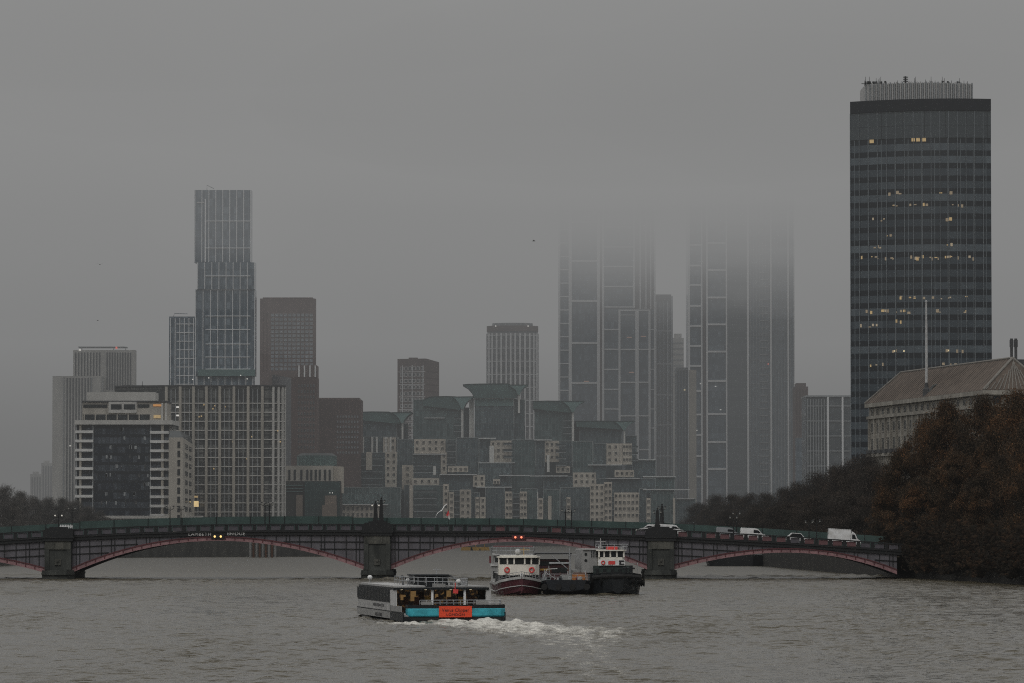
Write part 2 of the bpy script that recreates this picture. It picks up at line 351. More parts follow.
def river_wall(pts, label, sgn, mw=None):
    o = thing('embankment_wall', label, 'river wall', (pts[0][0], pts[0][1], 0)); a, b = MB(), MB()
    for (x0, y0), (x1, y1) in zip(pts[:-1], pts[1:]):
        d = Vector((x1 - x0, y1 - y0)).normalized(); n = Vector((d.y, -d.x)) * sgn
        for mb, th, z0, z1, e in ((a, .8, -1, GZ + .5, 0), (b, 1.15, GZ + .5, GZ + .95, .18)):
            p = [(x0 + n.x * e, y0 + n.y * e), (x1 + n.x * e, y1 + n.y * e), (x1 - n.x * th, y1 - n.y * th), (x0 - n.x * th, y0 - n.y * th)]
            mb.prism(p, z0, z1)
    part(a, 'wall_face', mw or MWALL, o); part(b, 'coping', M('coping_stone', (.05, .048, .042), .9, .4, .5), o)
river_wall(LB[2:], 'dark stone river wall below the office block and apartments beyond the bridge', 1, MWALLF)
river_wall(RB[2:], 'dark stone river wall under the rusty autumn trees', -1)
# ================================================================ bridge
SL = 0.; BA = math.atan(SL); CB = math.cos(BA)
def bw(s, t=0., z=0.):                                # bridge axis coords -> world
    return (s * CB - t * math.sin(BA), 785 + s * math.sin(BA) + t * CB, z)
ZT = ([-150, -128, -100, -87, -78, -64, -51, -37, -23, 0, 26, 44, 58, 68, 110], [4.9, 6.0, 7.3, 8.0, 8.5, 9.1, 9.42, 9.52, 9.46, 9.32, 8.55, 7.6, 6.7, 6.0, 5.6])
def zt(s): return float(np.interp(s * CB, *ZT))
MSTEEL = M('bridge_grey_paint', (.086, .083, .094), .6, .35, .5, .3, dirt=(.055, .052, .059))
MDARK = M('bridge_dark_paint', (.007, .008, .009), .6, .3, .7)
MPANEL = M('parapet_panel_paint', (.060, .056, .066), .6, .3, .8)
MPANELR = M('red_panel_paint', (.105, .050, .054), .6, .35, .8)
MRED = M('bridge_red_paint', (.215, .122, .128), .6, .35, .6)
MREDD = M('bridge_red_edge', (.075, .020, .024), .6, .3, .6)
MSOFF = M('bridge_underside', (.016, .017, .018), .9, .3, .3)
MSTONE = M('pier_granite', (.044, .047, .043), .9, .55, .45, .35, dirt=(.013, .015, .014))
MSTONEL = M('pier_granite_upper', (.075, .074, .064), .9, .55, .6, .3, dirt=(.018, .020, .018))
MROAD = M('bridge_asphalt', (.05, .05, .052), .9, .2, .8)
B = thing('road_bridge', 'long low bridge of grey steel arches edged in red on dark stone piers', 'bridge', (0, 785, 0), BA)
PS = [X_ / CB for X_ in (-128.5, -78.1, -23.2, 25.6, 66.6)]     # pier centres, last is the bank abutment
HW = 9.0
def arch(i, s, kind='in'):
    a, b = PS[i] + 2.35, PS[i + 1] - (2.35 if i < 3 else 0.3)
    za, zb = (1.2, 1.2, 1.75, 1.75)[i], (1.2, 1.75, 1.75, .9)[i]
    mid = (a + b) / 2; zc = zt(mid) - 2.74
    k = 1 - ((s - mid) / ((b - a) / 2)) ** 2
    base = za + (zb - za) * (s - a) / (b - a)
    z = base + (zc - base) * k
    return z if kind == 'in' else z + .64 + .12 * (1 - k)
for i in range(4):
    a, b = PS[i] + 2.35, PS[i + 1] - (2.35 if i < 3 else .3); N = 40
    ss = [a + (b - a) * k / N for k in range(N + 1)]
    def strip(f0, f1, t0, t1):
        mb = MB(); mb.loft([[(s, t0, f0(s)), (s, t0, f1(s)), (s, t1, f1(s)), (s, t1, f0(s))] for s in ss]); return mb
    for sg in (-1, 1):
        t0 = sg * HW
        part(strip(lambda s: arch(i, s, 'out') - .05, lambda s: max(zt(s) - 1.9, arch(i, s, 'out')), t0 - .12, t0 + .12), 'spandrel', MSTEEL, B, local=True)
        part(strip(lambda s: arch(i, s), lambda s: arch(i, s, 'out') - .16, t0 - .32 if sg < 0 else t0 - .2, t0 + .2 if sg < 0 else t0 + .32), 'arch_rib', MRED, B, local=True)
        e = part(strip(lambda s: arch(i, s, 'out') - .155, lambda s: arch(i, s, 'out') + .02, t0 - .45, t0 + .45), 'rib_edge', MREDD, B, local=True)
        fl = part(strip(lambda s: arch(i, s) - .12, lambda s: arch(i, s) - .003, t0 - .42, t0 + .42), 'rib_flange', MRED, B, local=True)
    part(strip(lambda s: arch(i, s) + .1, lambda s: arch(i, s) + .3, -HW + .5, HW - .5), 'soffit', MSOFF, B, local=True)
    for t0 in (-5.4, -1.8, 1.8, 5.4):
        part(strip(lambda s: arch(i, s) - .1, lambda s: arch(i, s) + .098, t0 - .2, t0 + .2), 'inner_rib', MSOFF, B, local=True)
    # stiffeners, stringers on the river face
    st = MB(); n = int((b - a) / 1.95)
    for k in range(n):
        s = a + (b - a) * (k + .5) / n
        for ds in (0,) if k % 3 else (-.3, .3):
            z0, z1 = arch(i, s, 'out') + .03, zt(s) - 1.95
            if z1 - z0 > .15: part(MB().box(s + ds - .07, s + ds + .07, -HW - .24, -HW - .121, z0, z1), 'stiffener', MDARK, B, local=True)
    for fr in (.30, .62):
        lo = MB(); seg = []
        for s in ss:
            z = zt(s) - 1.9 - 3.9 * fr
            if z > arch(i, s, 'out') + .1: seg.append(s)
        for grp in ([s for s in seg if s < (a + b) / 2], [s for s in seg if s > (a + b) / 2]):
            if len(grp) > 1: part(MB().loft([[(s, -HW - .30, zt(s) - 1.96 - 3.9 * fr), (s, -HW - .30, zt(s) - 1.84 - 3.9 * fr), (s, -HW - .125, zt(s) - 1.84 - 3.9 * fr), (s, -HW - .125, zt(s) - 1.96 - 3.9 * fr)] for s in grp]), 'stringer', MDARK, B, local=True)
    rb = MB()
    for k in range(int((b - a) / 1.6)):
        s = a + .8 + k * 1.6; rb.box(s - .09, s + .09, -HW - .40, -HW - .322, arch(i, s) + .02, arch(i, s, 'out') - .18)
    part(rb, 'rib_stiffener', MREDD, B, local=True)
# deck, cornice, rails in one run each
ss = [-150 + k * 2. for k in range(122)]
def run(f0, f1, t0, t1, s0=-150, s1=112): return MB().loft([[(s, t0, f0(s)), (s, t0, f1(s)), (s, t1, f1(s)), (s, t1, f0(s))] for s in ss if s0 <= s <= s1])
part(run(lambda s: zt(s) - 1.6, lambda s: zt(s) - 1.1, -HW + .3, HW - .3), 'deck', MROAD, B, local=True)
for sg in (-1, 1):
    c = sg * HW
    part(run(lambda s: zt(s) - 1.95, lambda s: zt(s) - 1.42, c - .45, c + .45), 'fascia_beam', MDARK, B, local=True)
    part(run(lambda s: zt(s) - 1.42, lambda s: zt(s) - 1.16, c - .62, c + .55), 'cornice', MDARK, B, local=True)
    part(run(lambda s: zt(s) - .2, lambda s: zt(s), c - .26, c + .26), 'parapet_rail', MDARK, B, local=True)
PW = 2.42
pan = MB().box(-.78, .78, -.07, .07, -.42, .42); pan.k = 0
pme, pmr = pan.mesh('parapet_panel', MPANEL), pan.mesh('parapet_panel', MPANELR)
pst = MB().box(-.3, .3, -.2, .2, -.52, .5).mesh('parapet_post', MDARK)
for k in range(84):
    s = -94 + k * PW
    if s > 72: break
    if any(abs(s - p) < 2.9 for p in PS[:4]): continue
    red = (PS[3] + 3 < s < 60 and k % 7 != 3) or k in (38, 42)
    q = link('parapet_panel', pmr if red else pme, B, (s, -HW, zt(s) - .66))
    if red: q['label'] = 'dull red parapet panel'
    link('parapet_post', pst, B, (s - PW / 2, -HW, zt(s - PW / 2) - .66))
bars = MB()
for k in range(150):
    s = -96 + k * 1.2
    if s < 72: bars.box(s - .25, s + .25, HW - .1, HW + .1, zt(s) - 1.17, zt(s) - .15)
part(bars, 'rear_parapet', MDARK, B, local=True)
for i in (1, 2, 3):
    s = PS[i]; zz = zt(s)
    p = part(MB().prism([(s - 2.3, -10.2), (s + 2.3, -10.2), (s + 2.3, 10.2), (s - 2.3, 10.2)], 1.2, zz - 1.75), 'pier', MSTONE, B, local=True)
    up = MB()
    for u0, u1 in ((-2.28, -1.5), (1.5, 2.28)): part(MB().box(s + u0, s + u1, -10.4, -10.203, 1.6, zz - 3.4), 'face_pilaster', MSTONE, p, local=True)
    part(MB().box(s - 2.2, s + 2.2, -10.42, -10.203, zz - 3.4, zz - 2.0).box(s - .9, s - .6, -10.5, -10.421, zz - 3.2, zz - 2.2).box(s + .6, s + .9, -10.5, -10.421, zz - 3.2, zz - 2.2), 'upper_course', MSTONEL, p, local=True)
    part(MB().box(s - .5, s + .5, -10.4, -10.203, 2.4, 3.5).box(s - .22, s + .22, -10.6, -10.41, 3.0, 3.4), 'carved_block', MSTONEL, p, local=True)
    base = [(s - 2.75, -10.8), (s - 1.6, -12.6), (s, -13.3), (s + 1.6, -12.6), (s + 2.75, -10.8), (s + 2.75, 10.8), (s + 1.6, 12.6), (s, 13.3), (s - 1.6, 12.6), (s - 2.75, 10.8)]
    part(MB().prism([(x, y * .93) for x, y in base], -2, 1.5), 'cutwater', MSTONE, B, local=True)
    part(MB().prism([(s + (x - s) * 1.03, y * .96) for x, y in base], .75, 1.1), 'cutwater_band', MSTONE, B, local=True)
    cap = MB().prism([(s - 2.6, -10.6), (s + 2.6, -10.6), (s + 2.6, -7.4), (s - 2.6, -7.4)], zz - 2.0, zz - .05)
    cap.prism([(s - 2.2, -10.3), (s + 2.2, -10.3), (s + 2.2, -7.6), (s - 2.2, -7.6)], zz - .05, zz + .22)
    cap.prism([(s - 1.5, -10), (s + 1.5, -10), (s + 1.5, -7.9), (s - 1.5, -7.9)], zz + .22, zz + .45)
    cap.box(s - 2.72, s + 2.72, -10.75, -7.3, zz - 1.5, zz - 1.2)
    part(cap, 'pier_cap', MDARK, B, local=True)
# painted name on the first arch
MWHITE = M('white_paint', (.40, .40, .39), .5, .12, 1.2)
for txt, sx in (('LAMBETH', -53.75), ('BRIDGE', -47.5)):
    me = text_mesh(txt, .78, .03); me.materials.append(MWHITE)
    q = link('lettering', me, B, (sx, -HW - .50, zt(sx) - 1.68)); q.rotation_euler = (R(90), 0, 0); q.scale = (1.14, 1, 1)
AMB, REDL = EM('amber_lamp', (1, .62, .22), 1.6), EM('red_lamp', (1, .22, .12), 1.8)
for sx, em, nm in ((-50.65, AMB, 'amber'), (1.1, REDL, 'red')):
    bd = part(MB().box(sx - 1.15, sx + 1.15, -HW - .62, -HW - .47, zt(sx) - 2.5, zt(sx) - 1.75), 'signal_board', MDARK if nm == 'amber' else MREDD, B, local=True)
    for d in (-.52, .52):
        part(MB().lathe((0, 0, 0), [(.05, -.05), (.18, -.04), (.18, .06), (.05, .09)], 12), 'signal_light', em, bd, '%s navigation light' % nm, local=True).location = (sx + d, -HW - .68, zt(sx) - 2.12)
        bd.children[-1].rotation_euler = (R(90), 0, 0)
# ---------------------------------------------------------------- hoarding along the far side of the deck
MTEAL = M('teal_sheeting', (.034, .060, .055), .7, .35, .35, .6)
HO = thing('hoarding', 'low teal green sheeted hoarding running along the far side of the bridge deck', 'hoarding', (0, 785, 0), BA)
for k in range(28):
    s = -94 + k * 6.; h = .95 + (.35 if 3 <= k <= 10 else .15)
    part(MB().loft([[(q, 7.0, zt(q) - 1.05), (q, 7.0, zt(q) + h), (q, 7.12, zt(q) + h), (q, 7.12, zt(q) - 1.05)] for q in (s + .04, s + 5.96)]), 'sheet_panel', MTEAL, HO, local=True)
    part(MB().box(s - .05, s + .05, 6.9, 7.3, zt(s) - 1.1, zt(s) + h + .06), 'fence_post', MDARK, HO, local=True)
# ---------------------------------------------------------------- lamps
MLAMP = EM('lamp_globe', (.35, .35, .32), .04); MLON = EM('lamp_globe_lit', (1, .95, .85), .28)
def lamp(px, Yoff, h, label, kind, lit=False):
    s = (px - 512) / F * 785 / CB; s = s / (1 - SL * s * CB / 785)
    for _ in range(4): s = X(px, 785 + s * CB * SL + Yoff) / CB + Yoff * math.sin(BA)
    x, y, _ = bw(s, Yoff); z0 = zt(s) + (.2 if kind == 'pylon' else -1.1)
    o = thing('lamp_post', label, 'street lamp', (x, y, z0), BA, 'lamps along the bridge')
    H_ = h
    if kind == 'pylon':
        part(MB().prism([(-.5, -.5), (.5, -.5), (.5, .5), (-.5, .5)], 0, .5).add([(-.4,-.4,.5),(.4,-.4,.5),(.4,.4,.5),(-.4,.4,.5),(-.24,-.24,H_),(.24,-.24,H_),(.24,.24,H_),(-.24,.24,H_)],
             [(4,5,6,7),(0,1,5,4),(1,2,6,5),(2,3,7,6),(3,0,4,7)]).lathe((0, 0, H_), [(.24, 0), (.26, .1), (.1, .3), (.16, .45), (.02, .62)], 8), 'pylon', MDARK, o, local=True)
        zz = H_ - .45
    else:
        part(MB().lathe((0, 0, 0), [(.2, 0), (.2, .5), (.1, .7), (.07, H_), (.03, H_ + .35)], 8), 'post', MDARK, o, local=True); zz = H_ - .12
    for sg in (-1, 1):
        part(MB().tube([(0, 0, zz - .15), (sg * .3, 0, zz - .05), (sg * .55, 0, zz + .05)], .05, 6), 'bracket', MDARK, o, local=True)
        g = part(MB().ball((sg * .58, 0, zz + .24), .15, 8), 'globe', MLON if lit else MLAMP, o, local=True)
        part(MB().lathe((sg * .58, 0, zz + .42), [(.22, 0), (.16, .1), (.03, .2)], 8), 'lamp_cap', MDARK, g, local=True)
PK = 'dark lamp pylon '
lamp(375.6, -9, 3.2, PK + 'with two globes on the pier nearest the ferry, thicker of its pair', 'pylon', True)
lamp(381.2, 5, 3.9, PK + 'behind the one on the pier nearest the ferry', 'pylon')
lamp(657.4, -9, 2.9, PK + 'with two globes on the pier behind the tug', 'pylon')
lamp(662.0, 5, 3.7, PK + 'behind the one on the pier behind the tug', 'pylon')
lamp(58.5, -9, 3.4, 'thin lamp post with two pale globes on the leftmost pier', 'post', True)
lamp(72.0, 5, 4.6, 'thin lamp post on the far kerb just right of the leftmost pier', 'post')
lamp(170.0, -7, 4.0, 'dark lamp post before the banded office block, left of two', 'post')
lamp(181.0, 5, 4.0, 'dark lamp post before the banded office block, right of two', 'post')
lamp(265.0, -7, 4.4, 'dark lamp post before the tall grid block, left of two', 'post')
lamp(269.5, 5, 4.4, 'dark lamp post before the tall grid block, right of two', 'post')
lamp(565.5, -7, 3.7, 'dark lamp post above the tug, left of two', 'post')
lamp(571.5, 5, 3.7, 'dark lamp post above the tug, right of two', 'post')
lamp(733.5, -7, 3.6, 'dark lamp post beside the small white van', 'post')
lamp(736.5, 5, 4.4, 'dark lamp post behind the small white van', 'post')
lamp(809.0, -7, 3.6, 'dark lamp post between the white car and the box truck, left of two', 'post')
lamp(816.5, 5, 3.9, 'dark lamp post between the white car and the box truck, right of two', 'post')
# ---------------------------------------------------------------- traffic
MVAN = M('van_white', (.58, .59, .60), .4, .22, .9, dirt=(.40, .395, .38)); MGLS = M('dark_glass', (.012, .014, .016), .08, .2, 1.); MTYRE = M('tyre_rubber', (.012, .012, .012), .85, .2, 2.)
MSILV = M('silver_paint', (.20, .21, .22), .3, .1, .8); MCARDK = M('dark_car_paint', (.03, .032, .038), .3, .1, .8)
def on_bridge(px, t):
    s = 0.
    for _ in range(6): x, y, _z = bw(s, t); s = (X(px, y) + t * math.sin(BA)) / CB
    return s
def wheels(o, xs, w, r=.34):
    for x in xs:
        for sg in (-1, 1):
            wl = part(MB().tube([(x, sg * w - .11, r), (x, sg * w + .11, r)], r, 14), 'wheel', MTYRE, o, local=True)
            part(MB().tube([(x, sg * (w + .06), r), (x, sg * (w + .125), r)], r * .55, 10), 'hubcap', MSILV, wl, local=True)
def van(px, t, label, cat, L=5.2, Hh=2.1, paint=None, box=False, rev=False, hood=1.15):
    s = on_bridge(px, t); x, y, _ = bw(s, t); z = zt(s) - 1.1; sl = math.atan((zt(s + 2) - zt(s - 2)) / 4)
    o = thing({'truck': 'box_truck', 'car': 'parked_car'}.get(cat, 'panel_van') if cat != 'car' else 'hatchback_car', label, cat, (x, y, z), BA + (math.pi if rev else 0)); o.rotation_euler = (0, -sl if not rev else sl, BA + (math.pi if rev else 0))
    P_ = paint or MVAN; W = 1.0; h = Hh
    if box:
        part(MB().box(-L/2, L/2 - 1.75, -1.1, 1.1, .75, h).box(-L/2 - .03, L/2 - 1.72, -1.13, 1.13, h, h + .06), 'cargo_box', P_, o, local=True)
        f = L/2 - 1.70; body = [(f, .45), (L/2, .45), (L/2 + .02, 1.1), (L/2 - .5, 1.35), (L/2 - 1.0, 2.3), (f, 2.35)]
        part(MB().xz(body, -1.0, 1.0), 'cab', P_, o, local=True)
        part(MB().xz([(L/2 - .47, 1.40), (L/2 - .96, 2.27), (L/2 - .93, 2.27), (L/2 - .43, 1.40)], -.88, .88), 'windscreen', MGLS, o, local=True)
        for sg in (-1, 1): part(MB().xz([(f + .2, 1.35), (L/2 - .75, 1.35), (L/2 - 1.1, 2.1), (f + .2, 2.1)], sg * 1.0, sg * 1.02), 'side_window', MGLS, o, local=True)
        part(MB().box(-L/2 + .1, L/2 - .3, -.8, .8, .42, .7), 'chassis', MDARK, o, local=True)
        part(MB().xz([(f + .1, 2.36), (L/2 - 1.05, 2.33), (f + .1, h - .15)], -.85, .85), 'wind_deflector', P_, o, local=True)
    else:
        body = [(-L/2, .4), (L/2, .4), (L/2 + .02, .85), (L/2 - .2, 1.05), (L/2 - hood, 1.22), (L/2 - hood - .75, h - .08), (L/2 - hood - 1.2, h), (-L/2 + .2, h), (-L/2, h - .25)]
        if cat == 'car': body = [(-L/2, .4), (L/2, .4), (L/2, .75), (L/2 - .2, .88), (L/2 - 1.0, .98), (L/2 - 1.75, h), (-L/2 + .9, h), (-L/2 + .15, 1.05), (-L/2, .9)]
        part(MB().xz(body, -W * .92, W * .92), 'body', P_, o, local=True)
        b0 = body[4]; b1 = body[5]
        part(MB().xz([(b0[0] - .05, b0[1] + .05), (b1[0] + .05, b1[1] - .05), (b1[0] + .09, b1[1] - .05), (b0[0] + .0, b0[1] + .05)], -.8, .8), 'windscreen', MGLS, o, local=True)
        for sg in (-1, 1):
            if cat == 'car': pr = [(b0[0] - .2, 1.0), (b1[0] - .02, h - .1), (-L/2 + .95, h - .1), (-L/2 + .4, 1.05)]
            else: pr = [(b0[0] - .15, 1.3), (b1[0] - .05, h - .3), (b1[0] - .75, h - .3), (b1[0] - .75, 1.3)]
            part(MB().xz(pr, sg * W * .92, sg * (W * .92 + .015)), 'side_window', MGLS, o, local=True)
        part(MB().box(L/2 - .02, L/2 + .08, -W * .9, W * .9, .4, .62), 'bumper', MDARK, o, local=True)
    for sg in (-1, 1): part(MB().box(L/2 - .06, L/2 + .05, sg * .72 - .16, sg * .72 + .16, .72, .9), 'headlight', MLON if cat != 'none' else MLAMP, o, local=True)
    wheels(o, (-L/2 + .95, L/2 - .95), W * .86); return o
van(843.5, -5.2, 'white box truck with a tall cargo box near the right end of the bridge', 'truck', 5.6, 2.85, box=True)
van(754, -5.2, 'white panel van facing the box truck, beside two lamp posts', 'van', 4.9, 2.1)
van(729, -5.0, 'grey van tailing the white panel van', 'van', 4.6, 2.0, MSILV)
van(798, -5.2, 'low white hatchback car between the panel van and the box truck', 'car', 4.2, 1.72)
van(650, -5.2, 'white van passing the pier behind the tug, heading left', 'van', 4.8, 1.9, rev=True)
van(672, 3.5, 'white van on the far lane right of the pier lamps', 'van', 5.0, 2.0)
# ---------------------------------------------------------------- small things around the bridge
MGULL = M('gull_white', (.6, .6, .6), .8, .15, 4.); MGULLD = M('bird_dark', (.03, .03, .03), .8, .2, 4.)
def bird(px, py, Y, span, label, mat, bank=.25, rz=.4):
    x, z = X(px, Y), Z(py, Y); s = span
    o = thing('flying_bird', label, 'bird', (x, Y, z), rz)
    mb = MB().loft([[(-.34*s + q * .1 * s * 0, 0, 0)] * 1 for q in ()] or [[(xx * s, math.cos(a) * rr * s, math.sin(a) * rr * s) for a in (0, 1.05, 2.1, 3.14, 4.19, 5.24)] for xx, rr in ((-.3, .01), (-.2, .045), (-.02, .06), (.1, .05), (.17, .035), (.25, .006))])
    for sg in (-1, 1):
        mb.add([(.06*s, sg*.03*s, .02*s), (-.1*s, sg*.03*s, .02*s), (-.06*s, sg*.28*s, (.12 + sg*bank*.3)*s), (.1*s, sg*.27*s, (.13 + sg*bank*.3)*s), (-.1*s, sg*.52*s, (.05 + sg*bank*.6)*s), (-.04*s, sg*.5*s, (.06 + sg*bank*.6)*s)],
               [(0, 1, 2, 3), (3, 2, 4, 5)])
    mb.add([(-.26*s, -.02*s, 0), (-.26*s, .02*s, 0), (-.4*s, .06*s, 0), (-.4*s, -.06*s, 0)], [(0, 1, 2, 3)])
    part(mb, 'feathered_body', mat, o, local=True)
    part(MB().tube([(.245*s, 0, 0), (.3*s, 0, -.01*s)], [.012*s, .003*s], 5), 'beak', AMB if False else MDARK, o, local=True)
bird(441, 511, 700, 1.9, 'white gull with raised wings flying low over the bridge', MGULL, -.9, 1.9)
bird(534, 241, 900, 1.3, 'dark bird high in the fog left of the white framed tower', MGULLD, .2, .2)
bird(99, 264.5, 900, 1.5, 'dark bird in the sky above the pale striped tower', MGULLD, .05, 1.5)
bird(97, 320.5, 1100, .9, 'tiny dark bird just above the pale striped tower', MGULLD, .1, .6)
sx = on_bridge(448.3, 4); x, y, _ = bw(sx, 4)
MSIGNR = M('sign_red', (.4, .035, .04), .5, .1, 2.)
o = thing('road_works_sign', 'red and white works sign on a post beside the flying gull', 'sign', (x, y, zt(sx) - 1.1), BA)
part(MB().tube([(0, 0, 0), (0, 0, 3.6)], .05, 6), 'post', MDARK, o, local=True)
part(MB().xz([(-.4, 2.7), (.0, 3.6), (.3, 2.6), (.1, 2.4)], -.06, -.02), 'red_board', MSIGNR, o, local=True)
part(MB().xz([(-.05, 2.3), (.1, 3.0), (.35, 2.1), (.15, 1.9)], -.10, -.063), 'white_board', MWHITE, o, local=True)
sx = on_bridge(66, -4); x, y, _ = bw(sx, -4)
o = thing('works_barrier', 'pale slatted works barrier standing behind the leftmost pier', 'barrier', (x, y, zt(sx) - 1.1), BA)
for k in range(8): part(MB().box(-1.0 + k * .28, -.85 + k * .28, -.04, .04, .1, 1.9), 'bar', MVAN, o, local=True)
part(MB().box(-1.1, 1.2, .041, .09, 1.55, 1.7).box(-1.1, 1.2, .041, .09, .4, .5), 'rail', MVAN, o, local=True)
# ================================================================ vessels
MBLK = M('hull_black', (.007, .009, .0105), .45, .4, .8); MNAVY = M('hull_navy', (.005, .007, .010), .5, .4, .8)
MMAR = M('hull_maroon', (.060, .014, .020), .45, .3, .7); MCRM = M('cabin_white', (.58, .56, .50), .5, .18, .9, .5)
MGRY = M('boat_grey', (.23, .23, .225), .5, .25, .7, .5); MLGR = M('boat_light_grey', (.34, .34, .335), .5, .3, .9, .6)
MRUB = M('fender_rubber', (.012, .012, .012), .9, .3, 2.); MORG = M('orange_paint', (.30, .115, .030), .6, .3, 1.2)
MTQ = M('turquoise_paint', (.042, .32, .39), .4, .35, 1.1); MBAN = M('banner_red', (.62, .060, .022), .5, .12, 1.)
MRAIL = M('rail_grey', (.30, .31, .32), .4, .15, 2., metal=.3); MGR2 = M('cabin_dark_red', (.10, .022, .026), .6, .3, .9)
MGR3 = M('deckhouse_maroon', (.045, .014, .017), .6, .35, .9)
MDGL = M('tinted_glass', (.006, .008, .009), .55, .3, .6); MBLU = M('ink_dark', (.015, .015, .017), .6, .1, 1)
MLIFE = M('lifebuoy_red', (.50, .05, .045), .6, .15, 2); MGRN = M('deck_green', (.020, .030, .028), .7, .3, .9)
MTIM = M('rust_brown', (.11, .055, .035), .9, .45, 1.2); MYEL = M('mast_yellow', (.40, .24, .05), .6, .25, 1.2)
def mottled():
    m, t, b, out = new_mat('cabin_interior_glow'); g = nn(t, 'ShaderNodeNewGeometry'); n = nn(t, 'ShaderNodeTexNoise'); n.inputs['Scale'].default_value = 3.2; n.inputs['Detail'].default_value = 5; t.links.new(g.outputs['Position'], n.inputs['Vector'])
    c = nn(t, 'ShaderNodeValToRGB'); c.color_ramp.elements[0].position = .42; c.color_ramp.elements[0].color = (.012, .010, .009, 1); c.color_ramp.elements[1].position = .72; c.color_ramp.elements[1].color = (.55, .30, .09, 1); e = c.color_ramp.elements.new(.56); e.color = (.06, .038, .022, 1)
    t.links.new(n.outputs[0], c.inputs[0]); t.links.new(c.outputs[0], b.inputs['Base Color']); t.links.new(c.outputs[0], b.inputs['Emission Color']); b.inputs['Emission Strength'].default_value = .16; return m  # warm cabin light painted as a mottled glow on the bulkhead
MINT = mottled(); WARM = EM('warm_cabin_light', (1., .60, .24), .11); WARMW = EM('warm_lamp', (1., .86, .6), 2.2)
def rail(o, pts, h, n, par=None, mat=None, rad=.035):
    mb = MB(); P3 = [Vector(p) for p in pts]
    for z in (h, h * .55): mb.tube([p + Vector((0, 0, z)) for p in P3], rad, 5)
    for a, b in zip(P3[:-1], P3[1:]):
        for k in range(n + 1): q = a.lerp(b, k / n); mb.tube([q, q + Vector((0, 0, h))], rad, 5)
    return part(mb, 'railing', mat or MRAIL, par or o, local=True)
def ringbuoy(o, c, r, ry=0.):
    q = part(MB().loft([[((r + .32 * r * math.cos(b)) * math.cos(a), .32 * r * math.sin(b), (r + .32 * r * math.cos(b)) * math.sin(a)) for b in [k * 1.0472 for k in range(6)]] for a in [k * 2 * math.pi / 18 for k in range(19)]], caps=False), 'lifebuoy', MLIFE, o, local=True)
    q.location = c; q.rotation_euler = (0, 0, ry)
# ---- river ferry, stern towards us
FH = R(10.5)
FE = thing('river_ferry', 'large white and black catamaran ferry with turquoise stern band and warm lit aft deck', 'ferry', (X(455, 437), 437, 0), FH)
L_ = 37.
for sg in (-1, 1):
    rings = []
    for y, w_, zb, ztop in ((.15, 1.25, -.4, .62), (8, 1.2, -.5, .1), (22, 1.0, -.5, .1), (31, .7, -.4, .4), (36.6, .12, .1, 1.8)):
        c = sg * 3.7; rings.append([(c - w_, y, zb + .4), (c - w_ * .4, y, zb), (c + w_ * .4, y, zb), (c + w_, y, zb + .4), (c + w_ * 1.02, y, ztop), (c - w_ * 1.02, y, ztop)])
    part(MB().loft(rings), 'hull', MBLK, FE, local=True)
def plan(y0, y1, hw0, hw1, nose=3.): return [(-hw0, y0), (hw0, y0), (hw1, y1 - nose), (hw1 * .78, y1), (-hw1 * .78, y1), (-hw1, y1 - nose)]
part(MB().prism(plan(.4, 36, 5.05, 4.6), .5, .78), 'main_deck', MGRY, FE, local=True)
# side plating left and right, in two strakes
for sg in (-1, 1):
    def strake(y0, y1, z0, z1, mat, nm, th=.08, lab=None):
        f = lambda y: 5.06 - .46 * max(0, (y - 6) / 30) if y < 33 else 4.66 - 1.0 * (y - 33) / 3
        ys = [y0 + (y1 - y0) * k / 12 for k in range(13)]
        return part(MB().loft([[(sg * f(y), y, z0), (sg * f(y), y, z1), (sg * (f(y) - th), y, z1), (sg * (f(y) - th), y, z0)] for y in ys]), nm, mat, FE, lab, local=True)
    strake(8.5, 36, 1.06, 1.84, MLGR, 'side_plating'); strake(8.5, 35, .30, .96, MGRY, 'side_plating'); strake(.3, 36, .97, 1.05, MBLK, 'rubbing_strake', .2)
    strake(.3, 8.5, .16, .96, MBLK, 'quarter_plating', .1); strake(1.4, 8.5, 1.06, 1.62, MGRY, 'quarter_bulwark')
    strake(8.6, 33.5, 1.85, 3.12, MDGL, 'side_window'); strake(8.1, 8.58, 1.0, 3.12, MLGR, 'cabin_corner', .5); 
    mu = MB()
    for k in range(11):
        y = 9.6 + 2.2 * k; f = 5.06 - .46 * max(0, (y - 6) / 30); mu.box(*sorted((sg * (f + .012), sg * (f - .06))), y - .03, y + .03, 2.0, 3.1)
    part(mu, 'window_mullion', MBLK, FE, local=True)
    # dark lettering and marks on the plating
    rr = random.Random(3)
    for row, (z, n) in enumerate(((1.5, 9), (.55, 6))):
        for k in range(n):
            y = 20.5 - k * .9 - row * 1.5; hh = rr.uniform(.22, .42); f = 5.06 - .46 * max(0, (y - 6) / 30)
            part(MB().box(*sorted((sg * (f + .012), sg * (f - .02))), y - .28, y + .26, z - hh / 2, z + hh / 2), 'painted_mark', MBLU, FE, local=True)
part(MB().prism([(-4.62, 33.0), (4.62, 33.0), (3.5, 35.6), (-3.5, 35.6)], 1.98, 3.0, [3.12, 3.12, 2.1, 2.1]), 'front_window', MDGL, FE, local=True)
part(MB().prism(plan(8., 34, 4.8, 4.6, 2.), 3.13, 3.34), 'roof', MBLK, FE, local=True)
rp = part(MB().prism([(-4.7, 8.6), (-1.5, 8.6), (-1.5, 32), (-4.4, 32)], 3.345, 3.52), 'roof_panel', MLGR, FE, 'pale grey roof panel', local=True)
part(MB().prism([(1.2, 8.6), (4.7, 8.6), (4.4, 32), (1.2, 32)], 3.345, 3.48), 'roof_panel', MGRY, FE, local=True)
